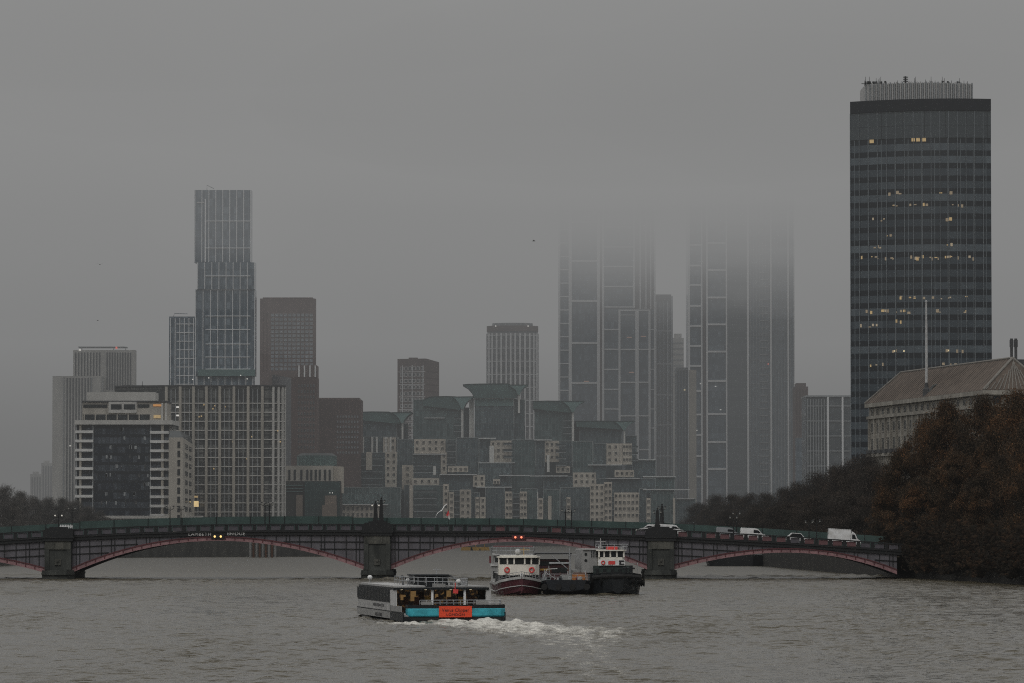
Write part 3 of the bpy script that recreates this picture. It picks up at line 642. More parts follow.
part(MB().box(-.6, .6, 9, 9.9, 3.35, 3.7).box(2.2, 3.4, 14, 16, 3.49, 3.8), 'vent_box', MGRY, FE, local=True)
# wheelhouse
wh = part(MB().prism([(-1.75, 14), (1.75, 14), (1.55, 19), (-1.55, 19)], 3.35, 3.7), 'wheelhouse', MBLK, FE, local=True)
part(MB().prism([(-1.7, 14.1), (1.7, 14.1), (1.5, 18.9), (-1.5, 18.9)], 3.7, 4.4), 'glazing', MDGL, wh, local=True)
part(MB().prism([(-1.8, 13.8), (1.8, 13.8), (1.6, 19.2), (-1.6, 19.2)], 4.4, 4.56), 'wheelhouse_roof', MBLK, wh, local=True)
for xx in (-1.72, -.6, .6, 1.72): part(MB().box(xx - .05, xx + .05, 14.02, 14.14, 3.7, 4.4), 'window_post', MGRY, wh, local=True)
rail(FE, [(-2.9, 9.5, 3.5), (2.9, 9.5, 3.35), (2.9, 13.4, 3.35)], .85, 7); rail(FE, [(-2.9, 9.5, 3.5), (-2.9, 19, 3.5)], .85, 6)
for sg in (-1, 1):
    part(MB().tube([(sg * 1.6, 19.2, 4.0), (sg * 2.5, 17, 4.4), (sg * 3.0, 13, 3.4)], .09, 6), 'roof_hoop', MBLK, FE, local=True)
for c in ((-3.6, 31.0, 3.5), (1.9, 9.0, 3.34), (-1.9, 17, 3.4)):
    p = part(MB().lathe(c, [(.06, 0), (.06, .35)], 6), 'radome_stand', MGRY, FE, local=True)
    part(MB().ball((c[0], c[1], c[2] + .58), .27 if c[1] != 17 else .2, 10, .85), 'radome', MVAN, p, local=True)
part(MB().tube([(.9, 16, 4.56), (.9, 16, 5.3)], [.06, .02], 6).tube([(.5, 16, 5.0), (1.3, 16, 5.0)], .03, 5), 'mast', MRAIL, FE, local=True)
# aft deck
part(MB().box(-4.7, 4.7, 14.0, 14.1, .78, 3.13), 'cabin_bulkhead', MINT, FE, local=True)
for x0, x1, z0, z1, mm in ((-2.1, -1.55, 1.9, 2.9, WARM), (-3.1, -2.6, 2.0, 2.5, WARM), (1.55, 2.0, 2.0, 2.95, WARM), (-.6, -.3, 1.9, 2.3, WARM), (.4, .7, 2.2, 2.6, WARM), (-4.5, -3.6, 1.2, 2.8, MLGR), (2.6, 3.4, .8, 2.9, MDGL), (-1.3, -.75, 1.0, 2.8, MTIM)):
    part(MB().box(x0, x1, 13.94, 13.997, z0, z1), 'lit_window' if mm is WARM else 'cabin_door', mm, FE, local=True)
for x in (-3.6, -1.2, 1.3, 3.3): part(MB().box(x - .1, x + .1, 10.0, 10.2, 3.09, 3.128), 'ceiling_lamp', WARMW, FE, local=True)
for k in range(8):
    x = -4.0 + k * 1.1
    st = part(MB().box(x - .24, x + .24, 11.4, 11.85, 1.45, 1.58).box(x - .24, x + .24, 11.85, 11.97, 1.58, 2.35).box(x - .06, x + .06, 11.5, 11.7, .78, 1.45), 'deck_seat', MTIM if k % 3 else MYEL, FE, local=True)
for x in (-4.5, -.85, 2.4): part(MB().box(x - .11, x + .11, 8.2, 8.4, .78, 3.13), 'roof_column', MVAN, FE, local=True)
# rounded turquoise stern band: curves round both quarters
def stern(z0, z1, r, g, mat, nm, lab=None):
    pr = [(-4.6 + 0, 1.5), (-4.55, .5), (-4.1, .05), (-2.4, -.1), (2.4, -.1), (4.5, .05), (5.0, .5), (5.15, 1.6)]
    vs = []
    for z, e in ((z0, 0), (z0 + .12, .1), (z1 - .3, .1), (z1, -.12)): vs.append([(x * (1 + e * .02), y - g - e, z) for x, y in pr] + [(x * .97, y + .16, z) for x, y in reversed(pr)])
    return part(MB().loft(vs), nm, mat, FE, lab, local=True)
stern(.62, 1.66, 0, 0, MTQ, 'stern_band'); stern(.06, .61, 0, .06, MRUB, 'stern_fender'); stern(1.665, 1.72, 0, -.05, MBLK, 'stern_cap')
ba = part(MB().box(-1.62, 1.62, -.30, -.245, .58, 1.66), 'name_banner', MBAN, FE, local=True)
for txt, z, sz, sx_ in (('Venus Clipper', 1.26, .44, 1.0), ('LONDON', .83, .32, 1.25)):
    me = text_mesh(txt, sz, .012); me.materials.append(MBLU); q = link('lettering', me, ba, (.0, -.316, z)); q.rotation_euler = (R(90), 0, 0); q.scale = (sx_, 1, 1)
rail(FE, [(-3.4, .35, 1.6), (4.6, .35, 1.6), (4.85, 2.6, 1.6)], .62, 12)
part(MB().box(2.1, 3.3, .15, .3, 1.66, 2.2), 'deck_locker', MGRY, FE, local=True); part(MB().box(-3.3, -2.2, .15, .3, 1.66, 2.1), 'deck_locker', MGRY, FE, local=True)
part(MB().tube([(.15, .8, 3.1), (.15, .7, 3.9)], .05, 6).xz([(-.1, 2.9), (.4, 2.85), (.45, 3.25), (-.05, 3.3)], .62, .66), 'ensign', MLIFE, FE, local=True)
# ---- moored group. Boats point at us: built bow = +y, turned round
def hull(o, secs, mat, nm='hull'):
    rings = []
    for y, hw, zb, zt_, fl in secs:
        rings.append([(-hw * .9, y, zb + .3), (-hw * .3, y, zb), (hw * .3, y, zb), (hw * .9, y, zb + .3), (hw * fl, y, zt_), (hw * (fl - .06), y, zt_ + .02), (-hw * (fl - .06), y, zt_ + .02), (-hw * fl, y, zt_)])
    return part(MB().loft(rings), nm, mat, o, local=True)
def loopbox(o, hw0, hw1, y0, y1, z0, z1, mat, nm, par=None, lab=None): return part(MB().prism([(-hw0, y0), (hw0, y0), (hw1, y1), (-hw1, y1)], z0, z1), nm, mat, par or o, lab, local=True)
# maroon-hulled passenger boat
Y1 = 604
A1 = thing('passenger_boat', 'passenger boat with maroon bow and rounded white wheelhouse bearing two red lifebuoys', 'boat', (X(521.5, Y1), Y1 + 1, 0), math.pi + .05, 'boats moored in a raft before the bridge')
hull(A1, [(-22, 3.0, -.6, 1.5, 1.02), (-10, 3.1, -.6, 1.45, 1.02), (-5, 3.1, -.5, 1.55, 1.02), (-2.2, 2.5, -.3, 1.85, 1.1), (-.5, 1.2, 0, 2.15, 1.3), (.9, .12, .3, 2.35, 1.5)], MMAR)
def sheer(d0, d1, z, mat, nm):
    pts = [(-22, 3.06, 1.5), (-10, 3.16, 1.45), (-5, 3.16, 1.55), (-2.2, 2.75, 1.85), (-.5, 1.56, 2.15), (.95, .15, 2.36)]
    for sg in (-1, 1): part(MB().loft([[(sg * (x + .06), y, zz + d0), (sg * (x + .06), y, zz + d1), (sg * (x - .1), y, zz + d1), (sg * (x - .1), y, zz + d0)] for y, x, zz in pts]), nm, mat, A1, local=True)
sheer(-.18, .16, 0, MLGR, 'bulwark_band'); sheer(-1.12, -1.02, 0, MLGR, 'boot_stripe')
part(MB().prism([(-3, -21.5), (3, -21.5), (3, -5), (2.5, -2.2), (1.2, -.5), (-1.2, -.5), (-2.5, -2.2), (-3, -5)], 1.3, 1.45), 'deck', MGRN, A1, local=True)
rail(A1, [(-2.9, -5, 1.6), (-2.4, -2.4, 1.9), (-1.1, -.7, 2.2), (0, .6, 2.4), (1.1, -.7, 2.2), (2.4, -2.4, 1.9), (2.9, -5, 1.6)], .75, 3)
loopbox(A1, 2.6, 2.6, -20, -6.2, 1.45, 2.75, MDGL, 'saloon')
wc = [(-2.75, -9.5), (2.75, -9.5), (2.75, -6.4), (2.2, -5.7), (1.1, -5.35), (-1.1, -5.35), (-2.2, -5.7), (-2.75, -6.4)]
wb = part(MB().prism(wc, 2.6, 4.05), 'wheelhouse', MCRM, A1, local=True)
part(MB().prism([(x * .985, y - .02) for x, y in wc], 4.05, 4.95), 'window_band', MDGL, wb, local=True)
for x, y in [(-2.74, -6.38), (-1.62, -5.5), (-.72, -5.33), (.72, -5.33), (1.62, -5.5), (2.74, -6.38)]: part(MB().box(x - .1, x + .1, y - .1, y + .04, 4.05, 4.95), 'window_post', MCRM, wb, local=True)
part(MB().prism([(x * 1.06, y * 1.0 + (.25 if y > -6 else 0)) for x, y in wc], 4.95, 5.13), 'wheelhouse_roof', MCRM, wb, local=True)
part(MB().prism([(x * .9, y - .1) for x, y in wc], 5.13, 5.26), 'roof_crown', MCRM, wb, local=True)
ringbuoy(A1, (-1.68, -5.33, 3.3), .32, -.28); ringbuoy(A1, (1.68, -5.33, 3.3), .32, .28)
part(MB().ball((.1, -7.5, 5.75), .42, 10).lathe((.1, -7.5, 5.2), [(.1, 0), (.1, .3)], 6), 'radar_dome', MLGR, A1, local=True)
part(MB().tube([(-.8, -9, 5.2), (-.8, -9, 6.3)], .05, 6).tube([(-1.6, -9, 6.0), (.1, -9, 6.0)], .04, 6), 'mast', MYEL, A1, local=True)
loopbox(A1, 2.7, 2.7, -21, -9.6, 2.75, 2.9, MLGR, 'saloon_roof')
part(MB().box(-.2, .2, .3, .5, 2.5, 2.95), 'stem_post', MVAN, A1, local=True)
# grey two-deck vessel behind it
Y2 = 632
A2 = thing('passenger_boat', 'grey two deck passenger boat peeping out behind the maroon bowed boat', 'boat', (X(513, Y2), Y2, 0), math.pi, 'boats moored in a raft before the bridge')
hull(A2, [(-24, 3.2, -.6, 1.2, 1.02), (-4, 3.25, -.6, 1.2, 1.02), (-1, 2.9, -.3, 1.4, 1.05), (1.5, .3, .1, 1.7, 1.3)], MGRY)
loopbox(A2, 3.1, 3.1, -23, -2.4, 1.2, 3.6, MGRY, 'lower_cabin'); loopbox(A2, 3.2, 3.2, -23.2, -2.2, 3.6, 3.75, MLGR, 'deck_edge'); loopbox(A2, 2.9, 2.7, -22, -3, 3.75, 5.1, MGRY, 'upper_cabin')
loopbox(A2, 3.05, 2.85, -22.5, -2.7, 5.1, 5.25, MLGR, 'upper_roof')
for sg in (-1, 1):
    part(MB().box(sg * 2.3 - .5, sg * 2.3 + .5, -2.42, -2.34, 1.9, 2.9), 'cabin_window', MDGL, A2, local=True); part(MB().box(sg * 2.1 - .45, sg * 2.1 + .45, -3.02, -2.9, 4.2, 4.8), 'cabin_window', MDGL, A2, local=True)
    part(MB().xz([(sg * 3.1, 4.0), (sg * 3.35, 4.0), (sg * 3.35, 5.0), (sg * 3.1, 5.0)], -4, -3), 'lifebuoy_box', MGR2, A2, local=True)
rail(A2, [(-3, -21, 5.25), (-3, -3, 5.25), (3, -3, 5.25), (3, -21, 5.25)], 1.0, 9)
part(MB().box(-2.8, 2.8, -20, -6, 6.25, 6.37), 'awning', MGR2, A2, local=True)
# low dark barge
Y3 = 606
A3 = thing('cargo_barge', 'low dark barge carrying an orange tub and deck gear between two bigger boats', 'barge', (X(566, Y3), Y3, 0), math.pi - .02, 'boats moored in a raft before the bridge')
hull(A3, [(-24, 3.3, -.5, 1.75, 1.03), (-3, 3.35, -.5, 1.75, 1.03), (-.6, 3.1, -.2, 1.9, 1.04), (.7, 2.6, .5, 2.0, 1.05)], MNAVY)
part(MB().box(-3.3, 3.3, -23, -.8, 1.6, 1.8), 'deck', MGRN, A3, local=True)
part(MB().prism([(-1.0 - 1.9, -6), (-1.0 + .2, -6), (-1.0 + .2, -3.8), (-1.0 - 1.9, -3.8)], 1.82, 2.75), 'orange_tub', MORG, A3, local=True)
part(MB().box(-2.75, -.95, -5.8, -4.0, 2.75, 2.95), 'tub_load', MTIM, A3, local=True)
rr = random.Random(11)
for k in range(11):
    x = rr.uniform(-3, 3.1); y = rr.uniform(-12, -2.2); h = rr.uniform(.6, 2.2); part(MB().tube([(x, y, 1.7), (x + rr.uniform(-.4, .4), y, 1.7 + h)], .06, 5), 'deck_pole', rr.choice([MRAIL, MLGR, MTIM]), A3, local=True)
for k in range(9):
    x = rr.uniform(.2, 3.0); y = rr.uniform(-12, -2); a, b, c = rr.uniform(.2, .6), rr.uniform(.3, .8), rr.uniform(.25, .8)
    part(MB().prism([(x - a, y - b), (x + a, y - b), (x + a, y + b), (x - a, y + b)], 1.8, 1.8 + c).prism([(x - a * .8, y - b * .8), (x + a * .8, y - b * .8), (x + a * .8, y + b * .8), (x - a * .8, y + b * .8)], 1.8 + c, 1.86 + c), 'deck_crate', rr.choice([MGRY, MRAIL, MTIM, MNAVY]), A3, local=True)
cbn = part(MB().prism([(-.3, -14), (2.2, -14), (2.2, -9), (-.3, -9)], 1.8, 4.1), 'barge_cabin', MGR3, A3, local=True)
part(MB().box(-.1, 2.0, -9.0, -8.92, 2.9, 3.6), 'cabin_window', MDGL, cbn, local=True); part(MB().prism([(-.5, -14.2), (2.4, -14.2), (2.4, -8.7), (-.5, -8.7)], 4.1, 4.25), 'cabin_roof', MRAIL, cbn, local=True)
part(MB().prism([(-3.1, -15), (-.6, -15), (-.6, -10), (-3.1, -10)], 1.8, 3.3), 'covered_cargo', MGRY, A3, local=True)
part(MB().tube([(-.4, -7.5, 1.8), (-.4, -7.5, 6.2)], [.1, .05], 6).tube([(-.4, -7.5, 3.2), (1.9, -6.6, 5.2)], .06, 6).tube([(-1.3, -7.5, 5.3), (.5, -7.5, 5.3)], .04, 5), 'derrick_mast', MRAIL, A3, local=True)
for k in range(9):
    x = rr.uniform(-3.1, 3.1); y = rr.uniform(-9, -1.5); part(MB().lathe((x, y, 1.8), [(.28, 0), (.34, .3), (.3, .62), (.05, .66)], 9), 'deck_drum', rr.choice([MTIM, MNAVY, MGR2, MGRY, MLGR]), A3, local=True)
rail(A3, [(-3.2, -14, 1.8), (-3.2, -2, 1.8), (-2.6, .3, 1.9), (2.6, .3, 1.9), (3.2, -2, 1.8), (3.2, -14, 1.8)], .9, 5)
part(MB().tube([(3.2, -3, 1.8), (2.6, -3.2, 3.4), (1.2, -3.4, 3.5)], .07, 6).tube([(2.8, -3.1, 3.0), (1.4, -3.3, 2.1)], .05, 6), 'davit', MLGR, A3, local=True)
for x in (-2.8, -.9, 1.0, 2.9): part(MB().tube([(x - .01, .62, 1.1), (x + .01, .86, 1.1)], .42, 12), 'tyre_fender', MRUB, A3, local=True)
# dark red canopied vessel behind the barge
Y4 = 640
A4 = thing('work_boat', 'dark red work boat with a long flat canopy behind the low barge', 'boat', (X(553, Y4), Y4, 0), math.pi, 'boats moored in a raft before the bridge')
hull(A4, [(-20, 2.6, -.5, 1.6, 1.02), (-2, 2.6, -.5, 1.6, 1.02), (1.2, .4, 0, 2.0, 1.2)], MBLK)
loopbox(A4, 2.3, 2.3, -18, -3, 1.6, 4.4, MGR3, 'deckhouse'); loopbox(A4, 2.7, 2.7, -19, -2, 5.2, 5.36, MBLK, 'canopy')
for sg in (-1, 1):
    for y in (-18, -10, -2.4): part(MB().tube([(sg * 2.5, y, 1.6), (sg * 2.5, y, 5.2)], .06, 6), 'canopy_post', MRAIL, A4, local=True)
part(MB().box(-1.9, 1.9, -3.01, -2.93, 3.6, 4.2), 'front_window', MDGL, A4, local=True); part(MB().box(-1.8, 1.8, -3.05, -2.94, 2.9, 3.15), 'yellow_beam', MYEL, A4, local=True)
rail(A4, [(-2.4, -2.6, 1.6), (-1.2, .2, 1.8), (1.2, .2, 1.8), (2.4, -2.6, 1.6)], .9, 2)
# tug
Y5 = 606
A5 = thing('tug_boat', 'black hulled tug with white bridge house and a signboard with a red ring', 'boat', (X(617.5, Y5), Y5 + 2, 0), math.pi + .13, 'boats moored in a raft before the bridge')
hull(A5, [(-18, 3.4, -.8, 2.2, 1.03), (-8, 3.9, -.8, 2.2, 1.03), (-4, 3.9, -.7, 2.4, 1.03), (-1.6, 3.3, -.4, 2.75, 1.06), (-.2, 2.0, -.1, 2.95, 1.12), (.7, .7, .2, 3.05, 1.3)], MBLK)
for y, x, z in ((-6, 4.08, 2.0), (-4, 4.08, 2.05), (-2.6, 3.85, 2.15), (-1.2, 3.2, 2.3), (-.1, 2.1, 2.4)):
    for sg in (-1, 1):
        part(MB().loft([[(sg * (x + .05) + .2 * math.cos(b) * sg, y + (.38 + .17 * math.cos(b)) * math.cos(a), z - .5 + (.38 + .17 * math.cos(b)) * math.sin(a)) for b in [k * 1.257 for k in range(5)]] for a in [k * .5236 for k in range(13)]], caps=False), 'tyre_fender', MRUB, A5, local=True)
part(MB().tube([(-3.1, -1.2, 2.3), (-1.9, .0, 2.45), (-.5, .75, 2.5), (.5, .75, 2.5), (1.9, 0, 2.45), (3.1, -1.2, 2.3)], .3, 8), 'bow_fender', MRUB, A5, local=True)
part(MB().box(-3.5, 3.5, -17, -4, 2.0, 2.15), 'deck', MGRN, A5, local=True)
part(MB().prism([(-2.9, -14), (2.3, -14), (2.3, -5.6), (-2.9, -5.6)], 2.15, 3.85), 'deckhouse', MGRN, A5, local=True)
for k in range(4): part(MB().box(1.9 - k * 1.05 - .22, 1.9 - k * 1.05 + .22, -5.62, -5.52, 2.5, 3.4), 'deckhouse_window', MDGL, A5, local=True)
br = part(MB().prism([(-1.95, -12), (1.4, -12), (1.7, -6.2), (1.35, -5.8), (-1.6, -5.8), (-1.95, -6.2)], 3.85, 5.0), 'bridge_house', MCRM, A5, local=True)
part(MB().prism([(-1.9, -11.9), (1.35, -11.9), (1.65, -6.22), (1.33, -5.84), (-1.58, -5.84), (-1.9, -6.22)], 5.0, 5.85), 'bridge_window', MDGL, br, local=True)
for x in (-1.8, -.85, .05, .9, 1.6): part(MB().box(x - .11, x + .11, -6.0, -5.76, 5.0, 5.85), 'window_post', MCRM, br, local=True)
part(MB().prism([(-2.2, -12.2), (1.6, -12.2), (1.95, -6.0), (1.45, -5.5), (-1.7, -5.5), (-2.2, -6.0)], 5.85, 6.02), 'bridge_roof', MCRM, br, local=True)
sb = part(MB().box(-1.9, 1.75, -5.46, -5.36, 3.9, 4.66), 'signboard', MVAN, A5, local=True)
ringbuoy(A5, (1.12, -5.30, 4.28), .23, 0)
part(MB().box(-.55, .4, -5.35, -5.31, 4.02, 4.5), 'red_square', MLIFE, sb, local=True)
part(MB().box(-1.8, -1.1, -5.35, -5.31, 4.38, 4.58).box(-1.8, -1.1, -5.35, -5.31, 3.98, 4.14).box(-1.35, -1.1, -5.35, -5.31, 4.14, 4.38), 'dark_emblem', MBLU, sb, local=True)
for x0, x1, z in ((-1.2, .3, 6.2), (-2.0, -1.3, 6.15)): part(MB().prism([(x0, -8), (x1, -8), (x1 - .1, -6.8), (x0 + .1, -6.8)], 6.02, z + .3), 'roof_locker', MLIFE if x0 > -1.5 else MGRY, A5, local=True)
rail(A5, [(-2.4, -11, 6.02), (-2.4, -6, 6.02), (1.3, -6, 6.02), (1.3, -11, 6.02)], .75, 4)
part(MB().tube([(.9, -9, 6.0), (.9, -9, 7.6)], [.09, .04], 6).tube([(.2, -9, 7.1), (1.6, -9, 7.1)], .04, 6), 'mast', MLGR, A5, local=True)
part(MB().lathe((1.1, -8, 6.1), [(.28, 0), (.34, .15), (.28, .45), (.05, .5)], 10), 'searchlight', MLGR, A5, local=True)
gh = part(MB().prism([(1.75, -13), (3.9, -13), (3.9, -6.6), (1.75, -6.6)], 2.9, 6.0), 'side_house', MGRY, A5, 'pale grey side house with two round portholes', local=True)
for z in (4.55, 5.4): part(MB().tube([(3.3, -6.66, z), (3.3, -6.55, z)], .2, 10), 'porthole', MDGL, gh, local=True)
for k in range(5): part(MB().box(1.6 + k * .22, 1.68 + k * .22, -6.6, -6.5, 5.0, 5.85), 'slatted_blind', MDGL, gh, local=True)
part(MB().prism([(1.4, -13.2), (3.7, -13.2), (3.7, -6.4), (1.4, -6.4)], 6.0, 6.15), 'side_roof', MLGR, gh, local=True)
part(MB().tube([(-2.6, -4.4, 2.15), (-2.6, -4.4, 3.9)], .22, 8).tube([(-1.9, -4.4, 2.15), (-1.9, -4.4, 3.6)], .18, 8).tube([(-3.1, -4.4, 3.5), (-1.4, -4.4, 3.5)], .12, 8), 'towing_bitt', MBLK, A5, local=True)
part(MB().tube([(-3.4, -4, 2.2), (-3.4, -4, 4.3)], .08, 6).tube([(-3.4, -4, 4.2), (-2.6, -4, 4.2)], .05, 6), 'deck_davit', MGRY, A5, local=True)
# ---- far river furniture
def pontoon(px, py, Y, w, label):
    o = thing('mooring_pontoon', label, 'pontoon', (X(px, Y), Y, 0), 0, 'yellow pontoons moored far upstream')
    part(MB().xz([(-w/2, .1), (w/2, .1), (w/2 - .3, 1.2), (-w/2 + .3, 1.2)], -2, 2), 'float', MYEL, o, local=True)
    part(MB().box(-w/2 + .6, w/2 - .6, -1.5, 1.5, 1.21, 1.35), 'deck', MTIM, o, local=True); part(MB().tube([(0, 0, 1.3), (0, 0, 2.6)], .15, 6), 'bollard', MYEL, o, local=True)
pontoon(467, 548, 1540, 4.2, 'yellow pontoon seen under the arch, leftmost and nearest the pier'); pontoon(475.5, 548, 1540, 3.6, 'yellow pontoon seen under the arch, middle of three'); pontoon(484.5, 548, 1540, 3.6, 'yellow pontoon seen under the arch, beside the grey two deck boat')
bo = thing('moored_barge', 'long dark barge lying at the bank beyond the right hand arch', 'barge', (X(738, 1010), 1010, 0), .0)
hull(bo, [(-8, 3, -.5, 2.6, 1.02), (-6, 7.3, -.5, 2.3, 1.02), (6, 7.3, -.5, 2.3, 1.02), (8, 3, -.3, 2.6, 1.02)], MBLK)
part(MB().prism([(2, -5), (6.4, -5), (6.4, 4), (2, 4)], 2.3, 3.7), 'deckhouse', MGRY, bo, local=True); part(MB().box(2.6, 5.8, -5.06, -4.98, 2.8, 3.3), 'window', MDGL, bo, local=True); part(MB().prism([(1.8, -5.3), (6.6, -5.3), (6.6, 4.3), (1.8, 4.3)], 3.7, 3.85), 'roof', MBLK, bo, local=True)
for k in range(9):
    px = 250.5 + k * 3.1; Y = 1246
    o = thing('mooring_pile', 'tall timber fender pile in the row before the far bank under the first arch', 'pile', (X(px, Y), Y, 0), 0, 'timber piles in front of the far river wall')
    part(MB().lathe((0, 0, 0), [(.3, -2), (.3, 4.2 - .3 * (k % 2)), (.22, 4.5)], 8), 'shaft', MTIM if k % 2 else MGRY, o, local=True); part(MB().lathe((0, 0, 4.3), [(.34, 0), (.34, .25), (.05, .5)], 8), 'cap', MLGR, o, local=True)
def banklamp(px, py, Y, label):
    z = Z(py, Y); o = thing('quay_lamp', label, 'street lamp', (X(px, Y), Y, GZ), 0, 'quay lamps under the bridge')
    part(MB().tube([(0, 0, 0), (0, 0, 1.2), (0, -1.0, max(.6, z - GZ))], .05, 6), 'post', MDARK, o, local=True); part(MB().ball((0, -1.05, max(.6, z - GZ)), .16, 8), 'bulb', MLON, o, local=True)
banklamp(150, 549, 1258, 'small quay lamp glowing under the first arch, lower left of the lettering'); banklamp(179, 543, 1262, 'small quay lamp glowing under the first arch, below the first word')
# ================================================================ buildings
WARMF = EM('warm_window_light', (1., .72, .36), .22); WARMB = EM('bright_window_light', (1., .82, .5), .5); REDB = EM('red_beacon', (1, .25, .2), .5); WHTB = EM('white_beacon', (1, .97, .9), .5)
MFR = M('frame_white', (.92, .93, .94), .6, .15, .3, .3); MFRD = M('frame_grey', (.36, .38, .39), .6, .2, .3, .3)
MGLW = M('window_glass', (.045, .052, .055), .12, .6, .35, 1.)
MCON = M('pale_concrete', (.60, .59, .56), .85, .22, .12, .35); MCONB = M('buff_concrete', (.50, .47, .415), .85, .25, .15, .4)
MCREAM = M('cream_render', (.60, .55, .475), .85, .28, .2, .4); MBRK = M('brown_brick', (.160, .116, .107), .9, .25, .15, .5); MBRKL = M('brown_cladding', (.215, .170, .16), .85, .2, .15, .5)
MZINC = M('zinc_roof', (.075, .085, .085), .5, .3, .2); MGREEN = M('green_glass_roof', (.10, .16, .154), .35, .3, .15)
MTEALG = M('teal_glass', (.17, .26, .255), .3, .25, .12); MLEDGE = M('ledge_white', (.68, .69, .68), .7, .2, .3); MSLAT = M('roof_plant_grey', (.09, .092, .095), .8, .3, .3)
MTOPC = M('crown_louvre', (.56, .555, .545), .8, .25, .3, .05)
def tower(name, label, px0, px1, pytop, Y, depth, mat, group=None, cat='tower', core='glass_wall'):
    o = thing(name, label, cat, (X((px0 + px1) / 2, Y), Y, GZ), 0, group)
    b = MB(); b.box(X(px0, Y), X(px1, Y), Y, Y + depth, GZ, Z(pytop, Y)); part(b, core, mat, o)
    return o
def vline(o, px, py0, py1, Y, w=.8, d=.5, mat=None, nm='mullion', zb=None):
    x = X(px, Y); return part(MB().box(x - w/2, x + w/2, Y - d, Y - .003, Z(py1, Y) if zb is None else zb, Z(py0, Y)), nm, mat or MFR, o)
def hline(o, px0, px1, py, Y, h=.9, d=.42, mat=None, nm='floor_band'):
    z = Z(py, Y); return part(MB().box(X(px0, Y), X(px1, Y), Y - d, Y - .004, z - h/2, z + h/2), nm, mat or MFR, o)
def lit(o, px0, px1, py0, py1, Y, mat=None, d=.12, nm='lit_window'):
    y0, y1 = (Y - d, Y - .006) if d > 0 else (Y - d, Y - d + .15)
    return part(MB().box(X(px0, Y), X(px1, Y), y0, y1, Z(py1, Y), Z(py0, Y)), nm, mat or WARMF, o)
def aerials(o, pts, Y, mat=None, r=.12, nm='antenna'):
    for px, py0, py1 in pts: part(MB().tube([(X(px, Y), Y + 4, Z(py1, Y)), (X(px, Y), Y + 4, Z(py0, Y))], [r, r * .6], 5), nm, mat or MDARK, o)

# ---- A banded office block
MWB = M('white_band', (.78, .78, .76), .7, .14, .2, .5)
Y = 1550.
gA = GL('office_dark_glass', (.018, .025, .036), (.11, .13, .155), 3.17, 1.35, (.03, .034, .04), .1, .34, spandrel=(.024, .029, .036), bias=.35)
A = tower('office_block', 'office block with a dark glass front between stacks of white balcony bands', 75.5, 169, 421, Y, 30, gA, cat='office block')
for k in range(11):
    py = 431.8 + 9.2 * k
    if py > 520: break
    if py < 505: part(MB().box(X(75.2, Y), X(93.2, Y), Y - 1.2, Y - .01, Z(py + 1.35, Y), Z(py - 1.35, Y)), 'balcony_band', MWB, A)
    b = MB(); xa, xb, xc = X(150, Y), X(164, Y), X(168.5, Y)
    b.prism([(xa, Y - 1.2), (xb, Y - 1.2), (xc, Y - .2), (xc + .5, Y + 6), (xa, Y + 6)], Z(py + 1.35 + .6, Y), Z(py - 1.35 + .6, Y)); part(b, 'balcony_band', MWB, A)
for px, w_ in ((80.3, .75), (162.3, .9)): vline(A, px, 422, 519, Y, w_, .9, MCONB, 'pier')
for px in (76.2, 92.8, 150.5): vline(A, px, 422, 519, Y, .35, .6, MFRD, 'pier')
fb = MB(); fbox(fb, 75, 172.5, 420.3, 424.6, Y, -2.0, 31); part(fb, 'cornice', MCON, A)
fb = MB(); fbox(fb, 81.5, 165.5, 401.5, 420.2, Y, 1.5, 24); pt = part(fb, 'penthouse', MCONB, A)
fb = MB(); fbox(fb, 82.5, 149, 414.4, 419.8, Y, 1.3, 1.498); fbox(fb, 82.5, 106.5, 404.4, 407.6, Y, 1.3, 1.498); fbox(fb, 137, 148.5, 404.2, 407.6, Y, 1.3, 1.498); part(fb, 'strip_window', MGLW, pt)
fb = MB(); fbox(fb, 108, 136, 401.8, 412.8, Y, .6, 1.497); part(fb, 'framed_bay', MCON, pt)
for a, b_ in ((110.4, 121), (123.4, 134.6)): fb = MB(); fbox(fb, a, b_, 404.2, 409.4, Y, .5, .597); part(fb, 'window', MGLW, pt)
fb = MB(); fbox(fb, 81, 166, 400.6, 402.2, Y, .9, 25); part(fb, 'roof_edge', MSLAT, A)
fb = MB(); fbox(fb, 85, 153.6, 391.7, 400.5, Y, 5, 20); part(fb, 'plant_room', MCON, A)
for px in (160.8, 164.5): fb = MB(); fbox(fb, px, px + 1.6, 403, 420.2, Y, .8, 2); part(fb, 'terrace_column', MCON, A)
lit(A, 152.5, 161, 404.2, 406.2, Y, EM('orange_strip', (1., .48, .16), .3), -1.2); lit(A, 153, 160, 415, 418, Y, WARMF, -1.2)
for k in range(6): fb = MB(); fbox(fb, 83 + k * 11, 84 + k * 11, 414.4, 419.8, Y, 1.1, 1.297); part(fb, 'mullion', MCONB, pt)
fb = MB(); fbox(fb, 103, 205, 515.8, 518.6, Y, -22, -8); fbox(fb, 105, 203, 518.6, 527, Y, -20, -10); part(fb, 'entrance_canopy', MCON, A)
rr = random.Random(5)
for k in range(46):
    px = rr.choice([96, 101, 106, 110, 115, 120, 124, 129, 134, 138, 143, 147]) + rr.uniform(-1, 1); f = rr.randrange(9); py = 427 + 9.2 * f + rr.uniform(0, 1)
    part(MB().box(X(px, Y), X(px + rr.uniform(.7, 2.4), Y), Y - .06, Y - .008, Z(py + 3.4, Y), Z(py, Y)), 'blind', MFRD if rr.random() < .6 else MSLAT, A)
